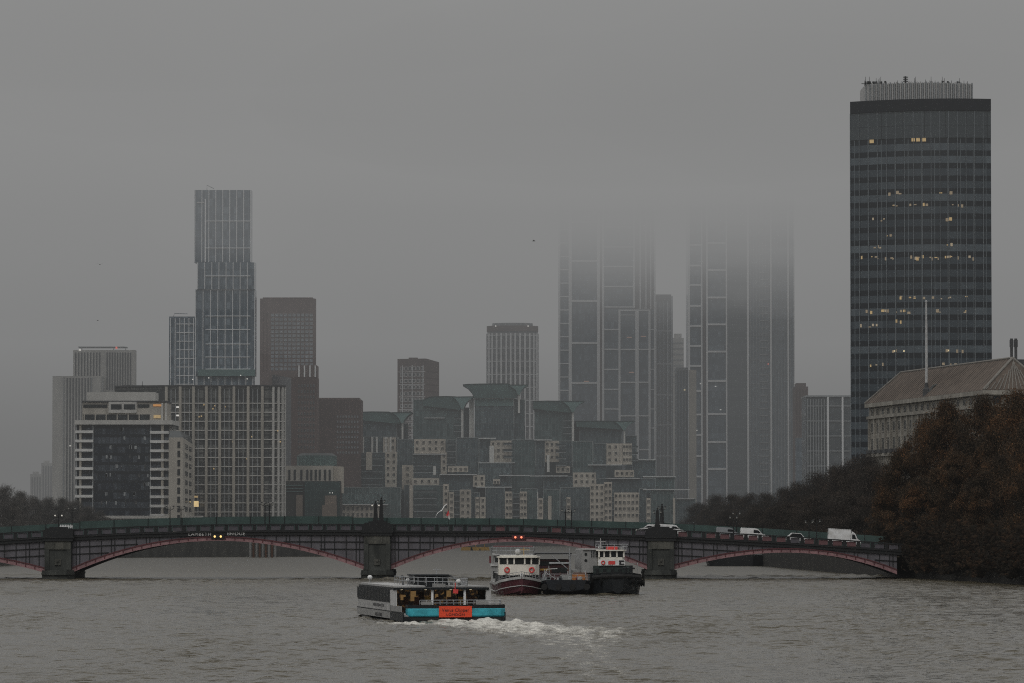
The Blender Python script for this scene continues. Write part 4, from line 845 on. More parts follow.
# annex with slanting windows
Ya = 1500.
N_ = thing('annex_block', 'buff concrete annex with small dark windows and a dark roof beside the banded office', 'building', (X(175, Ya), Ya, GZ))
pc = [(X(168.5, Ya), Ya), (X(182.5, Ya), Ya), (X(192.5, Ya + 130), Ya + 130), (X(176, Ya + 130), Ya + 130)]
zt_ = Z(437.5, Ya); part(MB().prism(pc, GZ, zt_), 'wall', MCONB, N_)
cx_, cy_ = sum(p[0] for p in pc) / 4, sum(p[1] for p in pc) / 4
part(MB().add([(p[0], p[1], zt_ + .003) for p in pc] + [(p[0] + (cx_ - p[0]) * .3, p[1] + (cy_ - p[1]) * .15, zt_ + 2.4) for p in pc], [(4,5,6,7),(0,1,5,4),(1,2,6,5),(2,3,7,6),(3,0,4,7)]), 'roof', MZINC, N_)
wn = Windows(N_, [MSLAT, MGLW], 'annex'); w1, w2 = Wall(pc[0], pc[1]), Wall(pc[1], pc[2])
for k in range(9):
    z = zt_ - 2.4 - k * 3.05; wn.put(w1, w1.L * .72, z, .9, 2.1); wn.put(w2, w2.L * .35, z, 26, 1.5); wn.put(w2, w2.L * .72, z, 26, 1.5)
wn.done()

# ---- B large grid block with rounded corner
Y = 1640.
gB = GL('grid_block_glass', (.050, .056, .060), (.25, .255, .24), 3.3, 1.7, (.05, .054, .056), .12, .16, spandrel=(.06, .062, .062), bias=.3)
x0, x1 = X(112, Y), X(283.5, Y); cxr = X(266, Y); ra = x1 - cxr
pl = [(x0, Y + 9), (X(160, Y), Y + 2), (X(200, Y), Y)] + [(cxr + ra * math.sin(a), Y + ra - ra * math.cos(a)) for a in [R(9 * k) for k in range(11)]] + [(x1 - 2, Y + 30), (x0, Y + 9.5)]
Bk = thing('apartment_block', 'broad grey apartment block with a grid of pale columns and a rounded right corner', 'apartment block', (X(230, Y), Y, GZ))
ztop = Z(386.5, Y); part(MB().prism(pl, GZ, ztop), 'glass_wall', gB, Bk)
wb0, wb1 = Wall(pl[1], pl[2]), Wall(pl[2], (cxr, Y))
for px in (166, 180, 193.5, 206.2, 219.6, 233.7, 248.0, 262.2):
    wl = wb0 if px < 200 else wb1; f = (X(px, Y) - wl.A.x) / (wl.B.x - wl.A.x)
    m_ = MB(); wl.box(m_, f * wl.L - .48, f * wl.L + .48, GZ, ztop, .003, .9); part(m_, 'column', MCONB, Bk)
    for q in (4.6, 9.3):
        u = f * wl.L + q * Y / F
        if u < wl.L: m_ = MB(); wl.box(m_, u - .14, u + .14, GZ, ztop - 1, .003, .45); part(m_, 'mullion', MFRD, Bk)
for a in (22, 40, 58, 76):
    p = Wall((cxr + ra * math.sin(R(a - 3)), Y + ra - ra * math.cos(R(a - 3))), (cxr + ra * math.sin(R(a + 3)), Y + ra - ra * math.cos(R(a + 3))))
    m_ = MB(); p.box(m_, p.L/2 - .4, p.L/2 + .4, GZ, ztop, .02, .7); part(m_, 'column', MCON, Bk)
for k in range(13):
    z = ztop - 6.1 - 3.3 * k
    if z < 6: break
    ring = [(p[0], p[1] - .55) for p in pl[1:3]] + [(cxr + (ra + .55) * math.sin(R(9 * q)), Y + ra - (ra + .55) * math.cos(R(9 * q))) for q in range(11)]
    m_ = MB(); inner = [(p[0], p[1]) for p in pl[1:3]] + [(cxr + ra * math.sin(R(9 * q)), Y + ra - ra * math.cos(R(9 * q))) for q in range(11)]
    m_.loft([[(a[0], a[1], z - .17), (a[0], a[1], z + .17), (b[0], b[1], z + .17), (b[0], b[1], z - .17)] for a, b in zip(ring, inner)]); part(m_, 'floor_band', MCON, Bk)
m_ = MB().prism([(p[0] + (0.6 if p[0] > cxr else 0), p[1] - .7) for p in pl], ztop + .003, ztop + .55); part(m_, 'roof_edge', MSLAT, Bk)
m_ = MB(); fbox(m_, 120, 265, 384.6, 386, Y, 8, 30); part(m_, 'plant_screen', MSLAT, Bk); aerials(Bk, ((141, 381, 386), (168, 379.5, 386), (210, 382, 386), (236, 381, 386)), Y)
for py in (406.4, 414.8, 423.4): lit(Bk, 173.8, 176.6, py - .8, py + .8, 1625., WHTB, -10.)
for px, py in ((203, 404), (206, 406), (212, 408), (214, 405), (224, 406), (198, 416), (200.5, 415.5), (232, 441), (251, 436), (277, 430), (279.5, 441), (246, 458), (213, 468)): lit(Bk, px, px + 1.3, py, py + 1.4, Y, WARMF, .3)
lit(Bk, 193.8, 198.6, 501, 506.8, Y - 16, EM('yellow_sign', (1., .74, .36), .55), .3); lit(Bk, 194.2, 198, 495.8, 497.6, Y - 16, WARMF, .3)

# ---- C pale striped pair (two steps)
Y = 2100.
gC = GL('striped_dark', (.08, .09, .098), (.15, .16, .165), 3.2, 2.2, (.06, .065, .07), .1, .1)
C_ = tower('striped_tower', 'pale tower of two steps with thin dark vertical stripes, hazy behind the banded office', 72.5, 134.5, 350, Y, 8, MCON, core='wall')
b = MB(); fbox(b, 55, 103, 377, 524, Y, -14, 0); part(b, 'lower_wing', MCON, C_)
sl = MB()
for px in list(np.arange(74.5, 100, 3.0)) + list(np.arange(106, 130, 2.6)): part(MB().box(X(px, Y), X(px + 1.25, Y), Y - .2, Y - .004, Z(390, Y), Z(352.5, Y)), 'window_stripe', gC, C_)
for px in list(np.arange(66, 92, 3.0)): part(MB().box(X(px, Y - 14), X(px + 1.3, Y - 14), Y - 14.2, Y - 14.004, GZ + 12, Z(379, Y)), 'window_stripe', gC, C_)
for px in (63, 90.5, 102): part(MB().box(X(px, Y - 14), X(px + .9, Y - 14), Y - 14.4, Y - 14.004, GZ, Z(378, Y)), 'edge_rib', MFRD, C_)
m_ = MB(); fbox(m_, 77, 125, 346.3, 347.3, Y, 3, 12); fbox(m_, 80, 80.6, 347.3, 350, Y, 4, 5); fbox(m_, 112, 112.6, 347.3, 350, Y, 4, 5); fbox(m_, 124, 124.6, 347.3, 350, Y, 4, 5); part(m_, 'roof_frame', MFRD, C_)
lit(C_, 114.4, 116.2, 346.4, 348.8, Y, REDB, -2.9, 'beacon'); lit(C_, 78.3, 80.3, 349.2, 350.8, Y, WHTB, .3, 'beacon'); lit(C_, 69.3, 70.3, 445, 446.4, Y - 14, WHTB, .4, 'beacon')
# ---- ghost blocks
for px0, px1, py, lab in ((30, 41, 474, 'faint far apartment block almost lost in the haze, lower of two'), (41, 53, 463, 'faint far apartment block almost lost in the haze, taller of two')):
    Y = 2980.; o = tower('far_block', lab, px0, px1, py, Y, 20, MCON, cat='building', core='wall')
    for k in range(4): part(MB().box(X(px0 + 1.5 + 2.6 * k, Y), X(px0 + 2.6 + 2.6 * k, Y), Y - .2, Y - .01, GZ + 5, Z(py + 3, Y)), 'window_stripe', gC, o)
    m_ = MB(); fbox(m_, px0 + 2, px0 + 7, py - 2.4, py, Y, 3, 9); part(m_, 'plant_room', MCON, o)

# ---- E tall shifted glass tower + slim neighbour
Y = 1750.
gE = GL('tall_glass', (.085, .124, .160), (.28, .34, .39), 3.1, 1.4, (.18, .225, .26), .14, .2, spandrel=(.13, .172, .205), bias=.3)
E = thing('glass_tower', 'tall slim glass tower built of shifted boxes, its top pale with mist', 'tower', (X(223, Y), Y, GZ))
for nm, a, b_, p0, p1, dy in (('upper_box', 193.5, 250.5, 190, 262.5, 0), ('middle_box', 196.5, 254.5, 262.5, 289.5, -.6), ('lower_box', 194.5, 254.8, 289.5, 376, 0), ('base_box', 196, 253, 376, 526, .8)):
    m_ = MB(); fbox(m_, a, b_, p0, p1 - .02, Y, dy, dy + 9); p = part(m_, nm, gE, E)
    n = int((b_ - a) / 7)
    for k in range(n + 1):
        px = a + .6 + (b_ - a - 1.2) * k / n; part(MB().box(X(px, Y) - .13, X(px, Y) + .13, Y + dy - .22, Y + dy - .004, Z(p1 if p1 < 400 else 388, Y) + .1, Z(p0, Y)), 'fin', MFR, p)
for py, dy in ((221, 0), (248, 0), (276, -.6), (289.8, 0), (316, 0), (329.5, 0), (344, 0), (357, 0), (369, 0)): part(MB().box(X(205, Y), X(250, Y), Y + dy - .26, Y + dy - .003, Z(py, Y) - .14, Z(py, Y) + .14), 'floor_band', MFR, E)
part(MB().box(X(204.6, Y) - .25, X(204.6, Y) + .25, Y - .4, Y - .01, Z(262, Y), Z(199, Y)), 'white_edge', MFR, E)
lit(E, 196, 203.5, 202, 203, Y, M('pale_panel', (.6, .6, .6), .5, .1, 1), .3, 'pale_panel')
m_ = MB(); fbox(m_, 197.5, 255, 369.5, 376.2, Y, -1.2, -.02); part(m_, 'terrace_glass', MTEALG, E)
for px, py in ((192, 379), (208, 377.5), (240, 375), (246.5, 378.5)): lit(E, px, px + 1, py, py + .9, Y, WHTB, 1.4, 'terrace_lamp')
part(MB().tube([(X(205, Y), Y + 6, Z(190, Y)), (X(205, Y), Y + 6, Z(184, Y)), (X(212, Y), Y + 6, Z(187.5, Y))], .16, 5), 'roof_crane', MFRD, E)
Y = 1830.
E2 = tower('glass_block', 'slim grey glass block just left of the tall shifted glass tower', 168.5, 195, 316.5, Y, 8, gE, cat='tower')
for k in range(6): vline(E2, 170 + 4.6 * k, 318, 390, Y, .28, .25, MFR, 'fin')
for k in range(8): hline(E2, 176, 194, 324 + 8.6 * k, Y, .3, .2, MFR)
part(MB().tube([(X(172, Y), Y + 5, Z(316, Y)), (X(173, Y), Y + 5, Z(312.8, Y)), (X(186, Y), Y + 5, Z(313.2, Y))], .16, 5), 'roof_crane', MFRD, E2)

# ---- brown towers with punched windows
def punched(o, Y, px0, px1, py0, py1, nx, ny, w, h, mats, key, d=0.):
    wl = frontal(px0, px1, Y + d); wn = Windows(o, mats, key); z0, z1 = Z(py1, Y), Z(py0, Y)
    for j in range(ny):
        for i in range(nx): wn.put(wl, wl.L * (i + .5) / nx, z1 - (z1 - z0) * (j + .5) / ny, w, h)
    wn.done()
MWP = [MFRD, M('pale_window', (.36, .39, .42), .2, .5, .25)]; MWD = [MFRD, MGLW]; MWC = [MFR, MGLW]
Y = 1900.
Fb = tower('brown_tower', 'square brown tower with rows of pale square windows right of the tall glass tower', 259.5, 315, 298.5, Y, 8, MBRKL, core='wall')
punched(Fb, Y, 270, 313, 313, 371, 10, 14, 1.35, 1.2, MWP, 'fb')
m_ = MB(); fbox(m_, 262, 312, 297.2, 298.4, Y, 2, 18); part(m_, 'roof_parapet', MBRK, Fb)
for px in (263, 266.5): vline(Fb, px, 312, 372, Y, .2, .12, MBRK, 'joint')
Y = 1870.
Fl = tower('brick_tower', 'dark brick tower with a white slotted crown standing in front of the square brown tower', 291, 316.5, 377, Y, 22, MBRK, core='wall')
m_ = MB().prism([(X(268, Y), Y + 30), (X(291, Y), Y), (X(291, Y), Y + 20), (X(270, Y), Y + 34)], GZ, Z(372, Y), [Z(372, Y), Z(378, Y), Z(378, Y), Z(372, Y)]); part(m_, 'glazed_side', M('grey_blue_glass', (.085, .095, .105), .3, .3, .2), Fl)
m_ = MB(); fbox(m_, 297, 316.3, 365, 376.98, Y, .3, 20); cr = part(m_, 'crown', MBRKL, Fl)
for px in (298, 303.5, 309, 314.3): m_ = MB(); fbox(m_, px, px + 1.4, 365.5, 377, Y, -.1, .297); part(m_, 'crown_slot', MFR, cr)
punched(Fl, Y, 297, 315, 383, 450, 6, 12, .62, 1.1, MWD, 'fl')
Y = 1925.
G_ = tower('brown_block', 'lower brown block with small windows between the brick tower and the winged roofs', 315.5, 361, 399.5, Y, 25, MBRK, cat='building', core='wall')
punched(G_, Y, 336, 359, 414, 455, 8, 8, .62, .95, MWP, 'g_'); m_ = MB(); fbox(m_, 318, 359, 397.6, 399.4, Y, 3, 20); part(m_, 'plant_screen', MBRKL, G_)
for k in range(6): vline(G_, 338 + 3.7 * k, 401.5, 413, Y, .25, .2, MBRKL, 'rib')
Y = 2120.
H_ = thing('brick_tower', 'brown tower with white window grid on its left face and plain brick on its right', 'tower', (X(415, Y), Y, GZ))
pa, pb, pc_ = (X(397, Y), Y + 6), (X(426, Y), Y), (X(438.5, Y), Y + 16)
zA, zC = Z(358.5, Y), Z(358.5, Y) - .6
part(MB().prism([pa, pb, pc_, (X(420, Y), Y + 40), (pa[0], Y + 30)], GZ, zA, [zA, zA, Z(361, Y), zA, zA]), 'wall', MBRKL, H_)
wn = Windows(H_, MWC, 'h_'); wl = Wall(pa, pb); w2 = Wall(pb, pc_)
for j in range(17):
    for i in range(6): wn.put(wl, 1.3 + (wl.L - 2.2) * (i + .5) / 6, zA - 4.6 - 2.95 * j, 1.5, 1.7)
wn.done()
for j in range(0, 17, 2):
    m_ = MB(); wl.box(m_, .8, wl.L - .4, zA - 6.2 - 2.95 * j - .14, zA - 6.2 - 2.95 * j + .14, .003, .25); part(m_, 'floor_band', MFR, H_)
for f in (.18, .52, .9):
    m_ = MB(); wl.box(m_, wl.L * f - .16, wl.L * f + .16, GZ, zA - 3, .004, .3); part(m_, 'pier', MFR, H_)
for j in range(12):
    m_ = MB(); w2.box(m_, .6, w2.L - .6, zA - 6 - 3.1 * j - .22, zA - 6 - 3.1 * j + .22, .003, .1); part(m_, 'brick_course', MBRK, H_)
m_ = MB(); fbox(m_, 408, 417, 356.8, 358.4, Y, 10, 20); part(m_, 'plant_room', MBRKL, H_)
# ---- I round pale tower
Y = 2200.
I_ = thing('round_tower', 'pale rounded tower with white vertical ribs and a rose coloured crown', 'tower', (X(512.5, Y), Y, GZ))
rx = (X(538, Y) - X(487, Y)) / 2; cx = X(512.5, Y); arc = [(cx + rx * math.sin(R(a)) , Y + 9 - 9 * math.cos(R(a))) for a in range(-90, 91, 10)]
gI = GL('round_glass', (.14, .155, .17), (.28, .29, .30), 3.2, 1.6, (.3, .3, .3), .12, .2, spandrel=(.3, .3, .3))
part(MB().prism(arc + [(cx + rx, Y + 22), (cx - rx, Y + 22)], GZ, Z(331, Y)), 'glass_wall', gI, I_)
part(MB().prism([(cx + (p[0] - cx) * 1.015, p[1] - .3) for p in arc] + [(cx + rx, Y + 22), (cx - rx, Y + 22)], Z(331, Y) + .003, Z(325.5, Y)), 'crown', M('rose_cladding', (.23, .19, .18), .8, .2, .1), I_)
part(MB().prism([(cx + (p[0] - cx) * .8, p[1] + 1.5) for p in arc] + [(cx + rx * .8, Y + 20), (cx - rx * .8, Y + 20)], Z(325.5, Y) + .003, Z(322.6, Y)), 'roof_plant', MFRD, I_)
for a in (-84, -66, -52, -38, -26, -14, -4, 6, 17, 29, 42, 56, 70, 84):
    x, y = cx + (rx + .15) * math.sin(R(a)), Y + 9 - 9.3 * math.cos(R(a)); part(MB().box(x - .42, x + .42, y - .35, y + .3, GZ, Z(333, Y)), 'rib', MFR, I_)
for k in range(9):
    z = Z(335, Y) - 6.4 * k
    part(MB().loft([[(cx + (p[0] - cx) * 1.008, p[1] - .12, z - .18), (cx + (p[0] - cx) * 1.008, p[1] - .12, z + .18), (p[0], p[1] + .3, z + .18), (p[0], p[1] + .3, z - .18)] for p in arc]), 'floor_band', MFR, I_)
for px in (495, 527.5): lit(I_, px, px + 1.3, 325.6, 326.6, Y, WHTB, 1.5, 'beacon')

# ---- J white framed tower
Y = 2300.
gJ = GL('frame_tower_glass', (.090, .126, .158), (.25, .31, .36), 3.4, 1.5, (.17, .215, .25), .1, .22, spandrel=(.125, .165, .198), bias=.3)
J = tower('framed_tower', 'tallest glass tower banded by bold white frames, its top lost in cloud', 559, 655, 130, Y, 40, gJ)
for px, w_, p0, p1 in ((559.4, .7, 130, 428), (570.3, 1.15, 130, 410), (598.6, 1.1, 130, 430), (603.2, .8, 130, 430), (634.2, .7, 130, 308), (640.5, .55, 130, 309), (646.2, .45, 130, 309), (651, .45, 130, 309), (619.6, .75, 309.5, 470), (637.2, 1.3, 309.5, 470), (649.7, .8, 309.5, 470), (655, .6, 130, 480)): vline(J, px, p0, p1, Y, w_ * 1.4, .9, None, 'frame_upright')
vline(J, 600.9, 130, 430, Y, 1.1, .3, M('rose_panel', (.17, .14, .14), .7, .2, .2), 'dark_recess')
for k in range(14): hline(J, 560, 569.4, 229.6 + 13.4 * k, Y, .5, .6)
for py in (222, 261, 301, 343, 383): hline(J, 571, 598, py, Y, .95, .7)
for py in (227, 247, 266.5, 286.5, 307): hline(J, 603.6, 633.9, py, Y, .6, .6)
for py in (329.5, 349.3, 369.4, 389.4, 409, 428): hline(J, 603.6, 619.2, py, Y, .6, .6); hline(J, 650.2, 654.8, py, Y, .5, .5)
hline(J, 619.2, 650.1, 310.3, Y, .7, .95)
for py in (349.5, 382.3, 415.8, 449.6): hline(J, 620.0, 649.3, py, Y, .65, .7)
hline(J, 620, 636.5, 315, Y, .3, .5)
m_ = MB(); fbox(m_, 634.6, 654.6, 225, 309, Y, -.25, -.004); part(m_, 'rose_bay', M('rose_glass', (.22, .21, .212), .4, .2, .2), J)
for px, py in ((627, 337), (629, 372), (584, 381), (641, 336)): lit(J, px, px + 5, py, py + .6, Y, EM('dim_warm', (1., .6, .45), .17), .3)
# ---- K L M slim towers between
Y = 2350.
K = tower('slim_tower', 'slim tower of close vertical ribs between the two cloud capped towers', 655.5, 673, 296, Y, 22, gJ)
for k in range(9): vline(K, 656.3 + 1.95 * k, 301 if k < 8 else 296, 500, Y, .32 + .25 * (k % 3 == 0), .5, MFR if k % 2 == 0 else MFRD, 'rib')
m_ = MB(); fbox(m_, 656, 671.5, 294.5, 301, Y, -.7, -.52); part(m_, 'crown_screen', M('crown_pale', (.2, .2, .2), .8, .2, .2), K)
for py in (331, 364, 395, 425, 456): hline(K, 656, 672.5, py, Y, .5, .6)
Y = 2450.
L2 = tower('beige_tower', 'beige tower with a rounded top peeping between the slim ribbed towers', 672.5, 684, 338, Y, 18, MCON, core='wall')
m_ = MB(); fbox(m_, 675, 682, 333.5, 337.98, Y, 2, 14); part(m_, 'roof_drum', MCON, L2)
for k in range(8): hline(L2, 673, 683.6, 343 + 5.6 * k, Y, .7, .2, MFRD)
m_ = MB(); fbox(m_, 671, 677, 386, 525, Y, -260, -250); part(m_, 'lift_shaft', MCONB, L2)
Y = 2262.
M_ = tower('glass_block', 'narrow blue glass block tucked left of the big ribbed tower', 676.5, 689, 367.5, Y, 20, gJ)
for k in range(5): vline(M_, 677 + 2.9 * k, 368, 500, Y, .35, .35, MFRD, 'fin')
hline(M_, 676.5, 689, 369.5, Y, 1.1, .5, MFRD); lit(M_, 684, 685.6, 389.5, 390.4, Y, WARMB, .5)
# ---- N big ribbed tower
Y = 2250.
gN = GL('ribbed_tower_glass', (.115, .155, .188), (.29, .345, .385), 3.2, 1.0, (.25, .30, .335), .26, .2, spandrel=(.17, .215, .25), bias=.3)
N2 = tower('ribbed_tower', 'broad tower with white framed glass beside fine vertical ribs, its top lost in cloud', 727, 795, 150, Y, 40, gN)
m_ = MB(); fbox(m_, 689, 726.98, 150, 524, Y, .5, 36); part(m_, 'framed_wing', gJ, N2)
m_ = MB(); fbox(m_, 727.4, 747.5, 150, 500, Y, -.3, -.004); part(m_, 'dark_bay', GL('bay_glass', (.115, .142, .158), (.19, .215, .23), 3.2, .9, (.17, .195, .21), .25, .2), N2)
for px, w_ in ((689.4, .9), (702, .7), (707.3, .8), (726.8, .7)): vline(N2, px, 150, 505, Y + .5, w_, 1.0, None, 'frame_upright')
vline(N2, 704.6, 150, 505, Y + .5, 1.2, .4, M('rose_panel_two', (.17, .15, .15), .7, .2, .2), 'dark_recess')
for py in (245, 265.6, 285, 306, 326, 346, 366, 391, 414.5, 435, 456, 476.5): hline(N2, 689.9, 701.6, py, Y + .5, .85, .8)
for py in (243, 270, 297.5, 324.4, 351.6, 381, 414, 442, 469): hline(N2, 707.8, 726.4, py, Y + .5, .9, .8)
for px, w_ in ((748.3, 1.0), (771.3, .75), (788.6, .75), (794.6, .5)): vline(N2, px, 150, 500, Y, w_, .8, MFR, 'rib')
for k in range(14): vline(N2, 751 + 3.05 * k, 150, 500, Y, .28, .4, MFRD, 'fin')
for k in range(38): hline(N2, 760.5, 768.5, 232 + 6.8 * k, Y, .45, .5, MFRD, 'balcony')
for k in range(11): hline(N2, 749, 771, 240 + 24 * k, Y, .3, .3, MFRD)
lit(N2, 768, 769, 363.5, 364.5, Y, REDB, .6, 'beacon')
for px, py in ((694, 383), (700, 383.5), (715, 386), (720, 409.5), (694, 392.5), (696, 430)): lit(N2, px, px + 1.6, py, py + .6, Y + .5, WHTB, .3)
# ---- O, P
Y = 2100.
O_ = tower('rounded_block', 'small rose brown block with rounded top right of the ribbed tower', 795.5, 808.5, 386.5, Y, 20, MBRKL, cat='building', core='wall')
m_ = MB(); fbox(m_, 797, 806.5, 383, 386.48, Y, 1, 15); part(m_, 'roof_drum', MBRKL, O_)
m_ = MB(); fbox(m_, 795.5, 808, 438, 522, Y, -3, -.01); part(m_, 'glass_base', gE, O_)
for k in range(4): vline(O_, 797 + 3.2 * k, 389, 436, Y, .5, .2, MBRK, 'rib')
Y = 1900.
gP = GL('office_slab_glass', (.066, .082, .092), (.17, .19, .20), 3.3, 2.0, (.12, .135, .142), .15, .3, spandrel=(.105, .12, .128), bias=.45)
P_ = tower('office_slab', 'wide hazy glass office slab between the ribbed tower and the dark tower', 806.5, 853, 397, Y, 30, gP, cat='office block')
for k in range(8): vline(P_, 808 + 2.75 * k, 399, 520, Y, .38, .4, MFRD, 'fin')
for px in (828.2, 842.8): vline(P_, px, 397, 520, Y, .75, .8, MFR, 'pier')
for k in range(8): hline(P_, 807, 852, 406 + 15 * k, Y, .42, .35, MFRD)
m_ = MB(); fbox(m_, 806, 853.5, 395.4, 397, Y, -.6, 30); part(m_, 'roof_edge', MFRD, P_)

# ---- Q the dark curved tower
Y = 1283.
gQ = GL('dark_tower_glass', (.046, .062, .076), (.150, .182, .205), 3.62, 3.7, (.15, .175, .19), .055, .44, spandrel=(.017, .023, .030), bias=.62, off=(0, .9))
xl, xr = X(851.3, Y + 11), X(993.5, Y); zt_ = Z(98.2, Y)
def bow(k): f = k / 16; return (xl + (xr - xl) * f, Y + 9 * (1 - f) ** 2.0 - 2.6 * math.sin(math.pi * min(1, f * 1.0)) ** 1.0 + 2.5)
fr = [bow(k) for k in range(17)]
Q = thing('dark_tower', 'dark curved glass office tower with scattered lit windows and an aerial covered crown', 'tower', ((xl + xr) / 2, Y + 12, GZ))
part(MB().prism(fr + [(xr - 2, Y + 26), (xl + 4, Y + 40)], GZ, zt_ - 3.4), 'glass_wall', gQ, Q)
part(MB().prism([(p[0], p[1] - .5) for p in fr] + [(xr - 2, Y + 26), (xl + 4, Y + 40)], zt_ - 3.397, zt_), 'roof_band', M('dark_fascia', (.018, .021, .026), .5, .2, .2), Q)
part(MB().prism([(p[0], p[1] - .25) for p in fr] + [(xr - 2, Y + 26), (xl + 4, Y + 40)], zt_ - 11.2, zt_ - 3.6), 'louvre_band', GL('louvre_glass', (.075, .09, .098), (.10, .118, .126), 3.8, 6., (.03, .036, .04), .03, .03, rough=.4), Q)
wq = [Wall(fr[k], fr[k + 1]) for k in range(16)]
for k in range(16):
    for f in (.05,):
        m_ = MB(); wq[k].box(m_, wq[k].L * f - .06, wq[k].L * f + .06, GZ, zt_ - 3.5, .01, .3); part(m_, 'mullion', M('steel_mullion', (.26, .29, .31), .5, .2, .3) if (k == 0 and f == .05) else bpy.data.materials['steel_mullion'], Q)
def qpt(px, py):
    x = X(px, Y) * (1 + (Z(py, Y) - H) * ST / Y); k = min(15, max(0, int((x - xl) / (xr - xl) * 16))); return wq[k], (x - wq[k].A.x) / (wq[k].B.x - wq[k].A.x) * wq[k].L
rr = random.Random(21)
def qlit(px, py, w, h, m): wl, u = qpt(px, py); b = MB(); wl.box(b, u, u + w, Z(py + h / 2, wl.pt(u, 0)[1]), Z(py - h / 2, wl.pt(u, 0)[1]), .02, .10); part(b, 'lit_window', m, Q)
qlit(912.5, 138.5, 1.0, 6, WARMF); qlit(917, 138.5, 1.1, 6, WARMF); qlit(922.5, 138.5, 1.2, 6, WARMF); qlit(872, 141, 1.3, 4.5, WARMF)
DIMW = EM('dim_window_light', (1., .8, .55), .065); DIMW2 = EM('mid_window_light', (1., .82, .58), .13)
rowsq = [(194, (888, 900), .8), (192.5, (938, 950), .2), (205, (888, 928), 1), (205, (945, 968), .6), (220, (872, 886), .8), (219, (938, 950), .3), (235, (872, 896), .6), (247, (872, 882), .8), (245, (946, 954), .3), (258, (858, 975), 1.5), (298, (895, 975), 1.0), (312, (866, 975), .9), (326, (858, 880), .9), (322, (896, 903), .5), (351, (893, 912), .4), (350.5, (946, 968), .5), (365, (872, 888), .8), (365, (938, 956), .5)]
for py, (a, b_), dn in rowsq:
    for k in range(int((b_ - a) / 8 * dn) + 2):
        px = rr.uniform(a, b_); dpy = -2.6 * ((920 - px) / 70) * .0
        qlit(px, py + rr.uniform(-1.5, 1), rr.uniform(.3, .9), rr.choice([1, 1.4, 2.4, 3.2]), rr.choice([DIMW, DIMW, DIMW2, WARMF]))
for px, py in ((895, 351), (904.5, 351), (948, 350.5)): qlit(px, py, .5, 1.6, WARMB)
xc0, xc1 = X(866.5, Y + 11), X(974.5, Y + 11); crn = [(xc0 + (xc1 - xc0) * k / 12, Y + 12 - 5 * math.sin(math.pi * k / 12) - 1.5 * k / 12) for k in range(13)]
cz = Z(79.5, Y); part(MB().prism(crn + [(xc1, Y + 30), (xc0, Y + 30)], zt_ - .5, cz - .4), 'crown', MTOPC, Q)
for k in range(55):
    f = (k + .5) / 55 * 12; i = min(11, int(f)); p = Vector(crn[i]).lerp(Vector(crn[i + 1]), f - i); part(MB().box(p.x - .19, p.x + .19, p.y - .45, p.y + .1, zt_, cz - (.25 if k % 3 else 0)), 'crown_fin', MTOPC if k % 2 else MFRD, Q)
for k in range(34):
    px = 868 + rr.uniform(0, 106); x = X(px, Y); h = rr.choice([.5, .7, .9, 1.2, 1.6, 2.0]); part(MB().tube([(x, Y + 12, cz - .6), (x, Y + 12, cz + h)], [.11, .05], 5), 'aerial', MDARK, Q)
for k in range(14):
    x = X(869 + rr.uniform(0, 103), Y); z = cz - .3 + rr.uniform(0, .3); part(MB().tube([(x, Y + 11, z), (x + rr.uniform(-3, 3), Y + 11, z + .1)], .1, 5).lathe((x, Y + 11, z), [(.1, 0), (.35, .1), (.3, .7), (.05, .8)], 7), 'roof_antenna', MDARK if k % 3 else MSLAT, Q)
m_ = MB().tube([(X(911, Y), Y + 13, cz - 1), (X(911, Y), Y + 13, cz + 2.2)], .3, 6)
for z in (.7, 1.3, 1.9): m_.box(X(911, Y) - .7, X(911, Y) + .7, Y + 12.2, Y + 12.6, cz + z - .12, cz + z + .12)
part(m_, 'aerial_mast', MDARK, Q); lit(Q, 925, 927, 81, 82.4, Y, EM('red_dull', (1, .2, .2), .25), -8, 'beacon')

# ---- R stone building with a long hipped roof
MPORT = M('portland_stone', (.40, .38, .335), .85, .3, .25, .35, dirt=(.20, .185, .16)); MTILE = M('brown_roof_tile', (.165, .132, .108), .85, .3, .3, 1, dirt=(.10, .080, .066)); MLEAD = M('pale_roof_seam', (.26, .245, .22), .8, .25, .5)
cA, cB = Vector((X(869.5, 1150), 1150)), Vector((X(987, 1030), 1030)); dr = Vector((cB - cA)).normalized(); nr = Vector((-dr.y, dr.x)); nr = nr if nr.x > 0 else -nr; W_ = 14.
cC, cD = cB + nr * W_, cA + nr * W_
Rb = thing('stone_building', 'long stone building with a great brown hipped roof beside the dark tower', 'building', (cA.x, cA.y, GZ))
ez = Z(404, 1150)
part(MB().prism([tuple(p) for p in (cA, cB, cC, cD)], GZ, ez), 'wall', MPORT, Rb)
wl, we = Wall(cA, cB), Wall(cB, cC)
for z, h, d, nm in ((ez - .5, .5, 1.1, 'eaves_cornice'), (ez - 3.6, .35, .7, 'string_course'), (ez - 13.2, .4, .8, 'string_course')):
    for w_ in (wl, we): m_ = MB(); w_.box(m_, -d * .5 if w_ is wl else .01, w_.L + d, z - h, z + h, .003, d); part(m_, nm, MPORT, Rb)
wn = Windows(Rb, [MPORT, MGLW], 'rb')
for j, (dz, h) in enumerate(((2.1, 1.9), (6.0, 2.6), (10.2, 3.2), (16.2, 2.6), (20.2, 2.6))):
    for i in range(19): wn.put(wl, 4 + 6.05 * i, ez - dz - .2, 2.6, h)
    for i in range(3): wn.put(we, 2.4 + 4.6 * i, ez - dz - .2, 1.9, h)
wn.done()
for i in range(20):
    m_ = MB(); wl.box(m_, 1.0 + 6.05 * i - .45, 1.0 + 6.05 * i + .45, ez - 12.8, ez - 3.9, .003, .5); part(m_, 'pilaster', MPORT, Rb)
